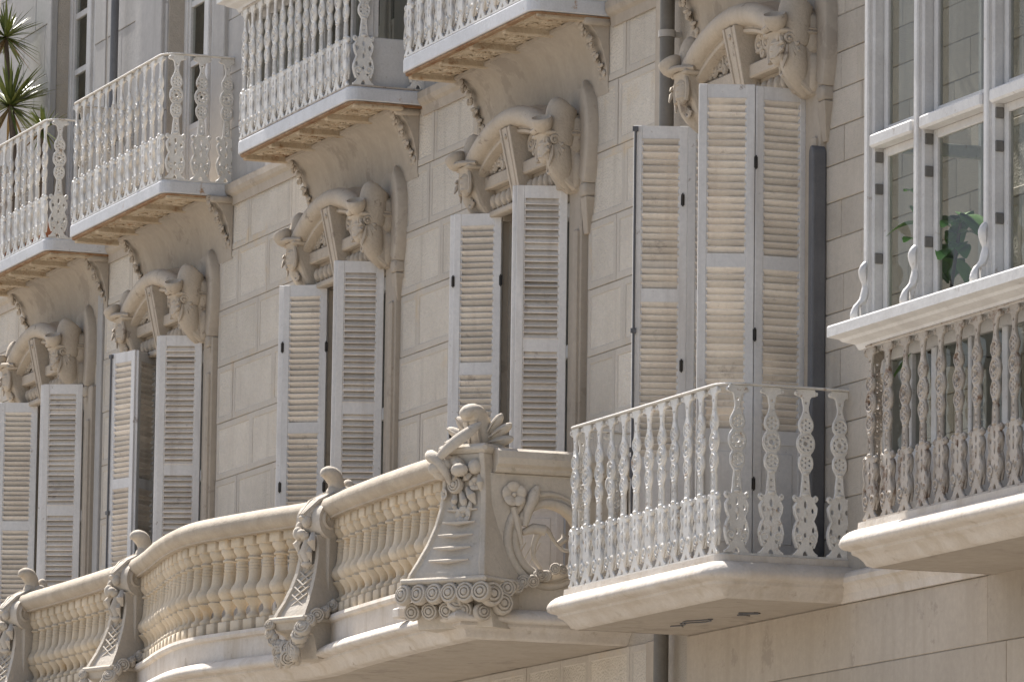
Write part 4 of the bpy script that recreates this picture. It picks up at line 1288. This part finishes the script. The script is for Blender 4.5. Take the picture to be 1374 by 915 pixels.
# ---- big corner pedestal with flowers
BX, BY = -3.62, -1.05
def big_newel():
    T0 = Matrix.Translation((BX, BY, 5.26))
    T = Matrix.Translation((-3.62, -.97, 5.26)) @ Matrix.Rotation(math.radians(35), 4, 'Z')
    mb = MB()
    mb.box(-.24, .10, -.02, .30, -.20, .80, ch=.012)
    p = mb.build('corner_pier', 'cream', sb); p.matrix_local = T0
    secs = [(.80, .165, -.17), (.70, .165, -.155), (.58, .17, -.15), (.46, .18, -.162), (.34, .20, -.19), (.22, .228, -.235), (.10, .265, -.295), (.02, .295, -.335), (-.01, .30, -.345)]
    mb = MB()
    vs, fs = [], []
    for z, hw, y in secs:
        vs += [(-hw, .10, z), (-hw, y, z), (-hw + .03, y - .012, z), (-hw + .05, y + .01, z), (hw - .05, y + .01, z), (hw - .03, y - .012, z), (hw, y, z), (hw, .10, z)]
    m = 8
    for i in range(len(secs) - 1):
        for k in range(m):
            k2 = (k + 1) % m
            fs.append((i * m + k, i * m + k2, (i + 1) * m + k2, (i + 1) * m + k))
    fs += [tuple(range(m)), tuple((len(secs) - 1) * m + k for k in range(m - 1, -1, -1))]
    mb.add(vs, fs)
    mb.box(-.335, .335, -.385, .14, -.055, -.012, ch=.012)
    mb.box(-.19, .19, -.19, .19, .80, .862, ch=.02)
    mb.prism([(.10, -.055), (-.365, -.055), (-.33, -.10), (-.27, -.16), (-.22, -.33), (.10, -.33)], 'x', -.29, .29)
    leg = mb.build('flared_leg', 'cream', sb, .006); leg.matrix_local = T
    mb = MB()
    for i in range(5):
        z = .10 + i * .085
        y = -.31 + i * .036
        hw = .155 - i * .010
        mb.tube([(-hw, y - .0, z), (0, y - .012, z - .008), (hw, y, z)], [.006, .016, .006], 6)
    mb.build('raised_bars', 'cream', leg)
    mb = MB()
    flower(mb, (.02, -.175, .40), .062, (0, -1, .1), 5)
    rosette(mb, (-.05, -.175, .60), .058, (-.1, -1, .1), 12)
    flower(mb, (-.135, -.17, .545), .042, (-.5, -1, 0), 5)
    flower(mb, (.10, -.165, .60), .045, (.3, -1, 0), 5)
    for (x0, z0, x1, z1, q) in ((-.02, .56, .03, .43, .022), (.03, .58, .10, .47, .026), (-.06, .55, -.07, .45, .020), (.06, .50, .05, .40, .016), (-.09, .66, -.02, .62, .03), (.06, .67, .0, .63, .028), (.12, .66, .14, .55, .02), (-.10, .50, -.03, .42, .014)):
        mb.tube([(x0, -.155, z0), ((x0 + x1) / 2 + .012, -.178, (z0 + z1) / 2), (x1, -.158, z1)], [q * .5, q, q * .25], 7, flat=1.2)
    mb.build('flower_relief', 'cream', leg)
    # knotted leaf head under the plume
    mb = MB()
    r = random.Random(12)
    for k in range(14):
        mb.ball((r.uniform(-.20, .10), -.17 + r.uniform(-.05, .04), .73 + r.uniform(-.06, .06)), (r.uniform(.04, .07), r.uniform(.04, .06), r.uniform(.035, .06)), 9, 6)
    mb.tube(catmull([(-.30, -.06, .80), (-.25, -.17, .80), (-.16, -.22, .76), (-.10, -.21, .68), (-.08, -.19, .60)], 3), [.02, .03, .036, .040, .042, .042, .040, .038, .034, .03, .024, .018, .01], 9)
    mb.tube(catmull([(-.20, -.22, .74), (-.06, -.235, .84), (.04, -.18, .93), (.09, -.10, 1.0)], 3), [.010, .016, .022, .026, .028, .028, .026, .022, .016, .008], 8, flat=1.6)
    h = mb.build('leaf_head', 'cream', sb); h.matrix_local = T
    mb = MB()                                                             # plume: central hooked leaf and side lobes
    path = catmull([(0, .04, .82), (0, .03, .90), (-.005, .01, .98), (-.01, -.01, 1.04), (-.015, -.05, 1.075), (-.02, -.095, 1.07), (-.02, -.12, 1.04)], 4)
    rr_ = [.05, .054, .058, .062, .066, .068, .069, .069, .069, .069, .069, .068, .067, .066, .066, .065, .064, .062, .058, .053, .047, .040, .031, .021, .008]
    mb.tube(path, rr_[:len(path)], 16, flat=1.4)
    mb.ball((-.012, -.035, 1.07), (.092, .075, .04), 14, 8)
    for x in (-.04, .04):
        mb.tube([(x, -.03, .86), (x, -.055, .95), (x * .9, -.075, 1.02)], [.008, .012, .006], 6)
    for s in (-1, 1):
        for (x, z, ang, L) in ((.125, 1.005, 52, .085), (.165, .955, 28, .10), (.17, .895, 6, .10), (.11, .86, -8, .09)):
            Q = Matrix.Translation((s * x, .02, z)) @ Matrix.Rotation(-s * math.radians(ang), 4, 'Y')
            mb.ball((0, 0, 0), (L, .035, .034), 12, 8, Q)
            mb.tube([(-L * .8, -.034, 0), (0, -.042, 0), (L * .85, -.016, 0)], [.006, .010, .004], 5, Q)
        mb.tube([(s * .03, .08, .84), (s * .09, .11, .93), (s * .12, .13, .99)], [.04, .05, .012], 8)
    f = mb.build('finial', 'cream', sb); f.matrix_local = T
    mb = MB()                                                             # two rows of roses round the foot
    for k in range(6):
        rosette(mb, (-.30 + k * .12, -.375, -.118), .068, (-.2 + .08 * k, -1, .12), 14)
    for k in range(4):
        rosette(mb, (-.27 + k * .135, -.315, -.222), .060, (.15, -1, -.15), 12)
    for k, (x, y, z, q) in enumerate(((-.34, -.28, -.11, .06), (-.33, -.18, -.13, .055), (.33, -.30, -.13, .08), (.33, -.18, -.18, .075), (.33, -.14, -.08, .065), (.26, -.30, -.24, .06))):
        rosette(mb, (x, y, z), q, (1 if x > 0 else -1, -.6, .1), 13)
    g0 = mb.build('rose_garland', 'cream', sb); g0.matrix_local = T
    mb = MB()
    for k in range(15):                                                   # garland climbing along the end panel
        t = k / 14
        rosette(mb, (.27 + .02 * math.sin(k * 2), -.15 + .72 * t, -.17 + .25 * t ** 1.3 + .025 * math.sin(k * 3.1)), .066 - .030 * t, (1, -.3 + .6 * math.sin(k * 1.9), .3 * math.cos(k * 2.3)), 10)
    g_ = mb.build('rose_garland', 'cream', sb); g_.matrix_local = T0
big_newel()

# ---- pierced end panel facing the right, with an oval opening and a branch across it
cy, cz, hr = -.54, 5.52, .215
outl = [(-.95, 5.0), (.0, 5.0), (.0, 5.94), (-.95, 5.94)]
hole = [(cy + hr * .98 * math.cos(2 * PI * k / 36), cz + hr * math.sin(2 * PI * k / 36)) for k in range(36)]
me = shape2d([outl, hole], .045, .006)
mb = MB()
TX = Matrix(((0, 0, 1, -3.475), (1, 0, 0, 0), (0, 1, 0, 0), (0, 0, 0, 1)))
mb.addmesh(me, False, 0, TX)
bpy.data.meshes.remove(me)
ep = mb.build('end_panel', 'cream', sb)
mb = MB()
ring = [(-3.425, cy + .240 * math.cos(2 * PI * k / 40), cz + .240 * math.sin(2 * PI * k / 40)) for k in range(41)]
mb.tube(ring, .028, 10)
ring = [(-3.425, cy + .29 * math.cos(2 * PI * k / 40), cz + .30 * math.sin(2 * PI * k / 40)) for k in range(6, 38)]
mb.tube(ring, [.01 + .022 * math.sin(k / 31 * PI) for k in range(32)], 8)
mb.build('oval_frame', 'cream', ep)
mb = MB()
mb.tube(catmull([(-3.43, cy - .05, cz - .19), (-3.43, cy - .11, cz - .10), (-3.42, cy - .09, cz + .02), (-3.41, cy - .03, cz + .07), (-3.42, cy + .03, cz + .0), (-3.42, cy + .10, cz - .06), (-3.43, cy + .19, cz - .05)], 4),
        [q * .34 for q in (.03, .035, .04, .042, .045, .05, .055, .06, .065, .07, .07, .068, .06, .05, .042, .036, .034, .032, .03, .032, .034, .036, .034, .03, .026)], 9, flat=.8)
mb.tube([(-3.42, cy + .06, cz - .02), (-3.41, cy + .10, cz + .01), (-3.42, cy + .09, cz + .05)], [.02, .028, .008], 7)
mb.tube([(-3.42, cy - .19, cz + .04), (-3.41, cy - .12, cz + .07), (-3.40, cy - .04, cz + .06)], [.02, .034, .036], 8)
mb.ball((-3.42, cy + .20, cz + .12), (.03, .035, .05), 9, 6)
mb.build('leafy_branch', 'cream', ep)
mb = MB()
flower(mb, (-3.40, -.80, 5.80), .085, (1, -.1, .1), 5)
mb.tube([(-3.405, -.80, 5.72), (-3.40, -.77, 5.60), (-3.405, -.74, 5.48)], [.02, .026, .012], 7)
mb.tube([(-3.405, -.72, 5.60), (-3.40, -.70, 5.70), (-3.40, -.66, 5.80), (-3.40, -.635, 5.86)], [.02, .035, .045, .02], 8)
for k in range(4):
    for s in (-1, 1):
        mb.tube([(-3.428, -.85 + k * .05, 5.32), (-3.428, -.85 + k * .05 + s * .1, 5.50)], .004, 4)
mb.build('flower_relief', 'cream', ep)
ec = [(-.17, 5.94), (.03, 5.94), (.05, 5.955), (.05, 5.97), (.085, 5.99), (.095, 6.03), (.085, 6.075), (.05, 6.095), (-.16, 6.095)]
MB().sweep([(-3.43, -.93), (-3.43, .02)], ec).build('end_coping', 'cream', sb, .004)
# small bracket on the slab by the big pedestal
MB().box(-4.42, -4.30, -1.25, -1.05, pz + .002, pz + .07, ch=.01).build('drain_spout', 'ledge', sb)

# ------------------------------------------------------------------ pipes on the wall
def pipe(name, label, x, y, z0, z1, r, m, cat='drainpipe', clamps=()):
    t = thing(name, label, cat, (x, y, z0))
    MB().lathe([(r, 0), (r, z1 - z0)], 16).build('pipe', m, t)
    for z in clamps:
        mb = MB().lathe([(r + .008, z - z0 - .022), (r + .008, z - z0 + .022)], 16)
        mb.box(-.02, .02, .0, -y + .03, z - z0 - .015, z - z0 + .015)
        mb.build('clamp', 'white_plaster', t)
    return t
pipe('drainpipe', 'grey drainpipe running down the wall left of the largest hood', -2.63, -.085, 0, 13.2, .048, 'pipe_grey', clamps=(8.73, 6.3, 4.1))
pipe('drainpipe', 'slim dark drainpipe on the upper wall above the left white iron balcony', -14.72, -.10, 9.16, 13.0, .034, 'zinc', clamps=(10.0, 12.5))
t = thing('cable_duct', 'dark grey rounded duct standing on the wall right of the widest door', 'duct', (-.34, -.05, 5.08))
mb = MB()
pl = [(-.034, 0), (.034, 0), (.034, 2.50)] + [(.034 * math.cos(a * PI / 8), 2.50 + .06 * math.sin(a * PI / 8)) for a in range(1, 8)] + [(-.034, 2.50)]
mb.prism(pl, 'y', -.045, .05)
mb.build('casing', 'zinc', t, .012)

# ------------------------------------------------------------------ plants
def yucca(label, x, y, zb, stem, crown, n, ln, seed):
    r = random.Random(seed)
    t = thing('yucca_plant', label, 'plant', (x, y, zb), group='yuccas on the far left balcony')
    st = MB()
    pts = catmull(stem, 5)
    st.tube(pts, [.030 - .010 * i / len(pts) for i in range(len(pts))], 8)
    st.build('trunk', 'bark', t)
    MB().lathe([(.11, 0), (.15, .24), (.165, .24), (.165, .28), (.14, .28), (.13, .25), (.02, .25)], 18).build('pot', 'terracotta', t)
    mb, dry = MB(), MB()
    c = Vector(crown)
    for k in range(n):
        az = r.uniform(0, 2 * PI)
        el = math.radians(r.choice([r.uniform(35, 85), r.uniform(-5, 45), r.uniform(-55, 5)]))
        L = ln * r.uniform(.75, 1.1)
        d = Vector((math.cos(az) * math.cos(el), math.sin(az) * math.cos(el), math.sin(el)))
        side = d.cross(Vector((0, 0, 1))).normalized()
        wd = .016 * r.uniform(.8, 1.2)
        nrm = side.cross(d).normalized()
        vs, fs = [], []
        for i in range(6):
            s = i / 5
            p = c + d * (L * s) + Vector((0, 0, -.16 * L * s * s * (1 if el > -.2 else .3)))
            q = wd * (1 - s ** 2.2) * (0.6 + .9 * s if s < .4 else 1)
            vs += [p - side * q, p + nrm * (-.35 * q), p + side * q]
        for i in range(5):
            a = i * 3
            fs += [(a, a + 1, a + 4, a + 3), (a + 1, a + 2, a + 5, a + 4)]
        (dry if el < -.6 and r.random() < .5 else mb).add(vs, fs, True)
    mb.build('leaves', 'leaf', t)
    if dry.v: dry.build('dry_leaves', 'leaf_dry', t)
    return t
yucca('tall yucca with a spiky crown at the top left corner', -16.85, -.30, 9.16, [(-.0, 0, .2), (-.10, 0, 1.1), (-.38, 0, 1.7), (-.49, .0, 2.15)], (-.49, 0, 2.15), 80, .40, 3)
yucca('leafy yucca with the brightest leaves and dry tips at the left edge', -16.95, -.30, 9.16, [(.05, 0, .2), (-.02, 0, .9), (-.20, 0, 1.50)], (-.20, 0, 1.50), 130, .54, 5)
yucca('shortest yucca, a small tuft just above the left railing', -16.0, -.33, 9.16, [(0, 0, .2), (.0, 0, .6), (.02, 0, 1.10)], (.02, 0, 1.10), 40, .30, 8)

def house_plant():
    t = thing('house_plant', 'leafy green house plant behind the glass of the right bay', 'plant', (2.5, -.56, 5.11))
    MB().lathe([(.07, 0), (.095, .3), (.105, .3), (.105, .34), (.09, .34), (.085, .3), (.02, .3)], 18).build('pot', 'terracotta', t)
    r = random.Random(6)
    st = MB()
    tips = []
    for stem in ([(0, 0, .3), (-.10, -.02, .8), (-.18, -.03, 1.2), (-.22, -.03, 1.78)], [(0, 0, .3), (.03, 0, .9), (.12, .0, 1.25), (.28, -.02, 1.60)]):
        pts = catmull(stem, 6)
        st.tube(pts, [.010] * len(pts), 6)
        tips.append(pts)
    st.build('stem', 'bark', t)
    def leafp(p, d, L, wd):
        mb = MB()
        side = d.cross(Vector((0, 0, 1))).normalized()
        up = side.cross(d)
        vs, fs = [], []
        for i in range(8):
            s = i / 7
            q = wd * math.sin(PI * min(1, s * .92 + .04)) ** .8
            c = p + d * (L * s) + Vector((0, 0, -.55 * L * s * s))
            vs += [c - side * q + up * (q * .25), c, c + side * q + up * (q * .25)]
        for i in range(7):
            a = i * 3
            fs += [(a, a + 1, a + 4, a + 3), (a + 1, a + 2, a + 5, a + 4)]
        mb.add(vs, fs, True)
        mb.build('leaf', 'house_leaf', t)
    for j, pts in enumerate(tips):
        for k in range(16):
            i = len(pts) - 1 - int(k * (.3 if j else .7))
            az = r.uniform(0, 2 * PI)
            d = Vector((math.cos(az), math.sin(az) * .45, r.uniform(-.2, .5))).normalized()
            leafp(pts[max(8, i)], d, r.uniform(.15, .25), r.uniform(.045, .07))
house_plant()
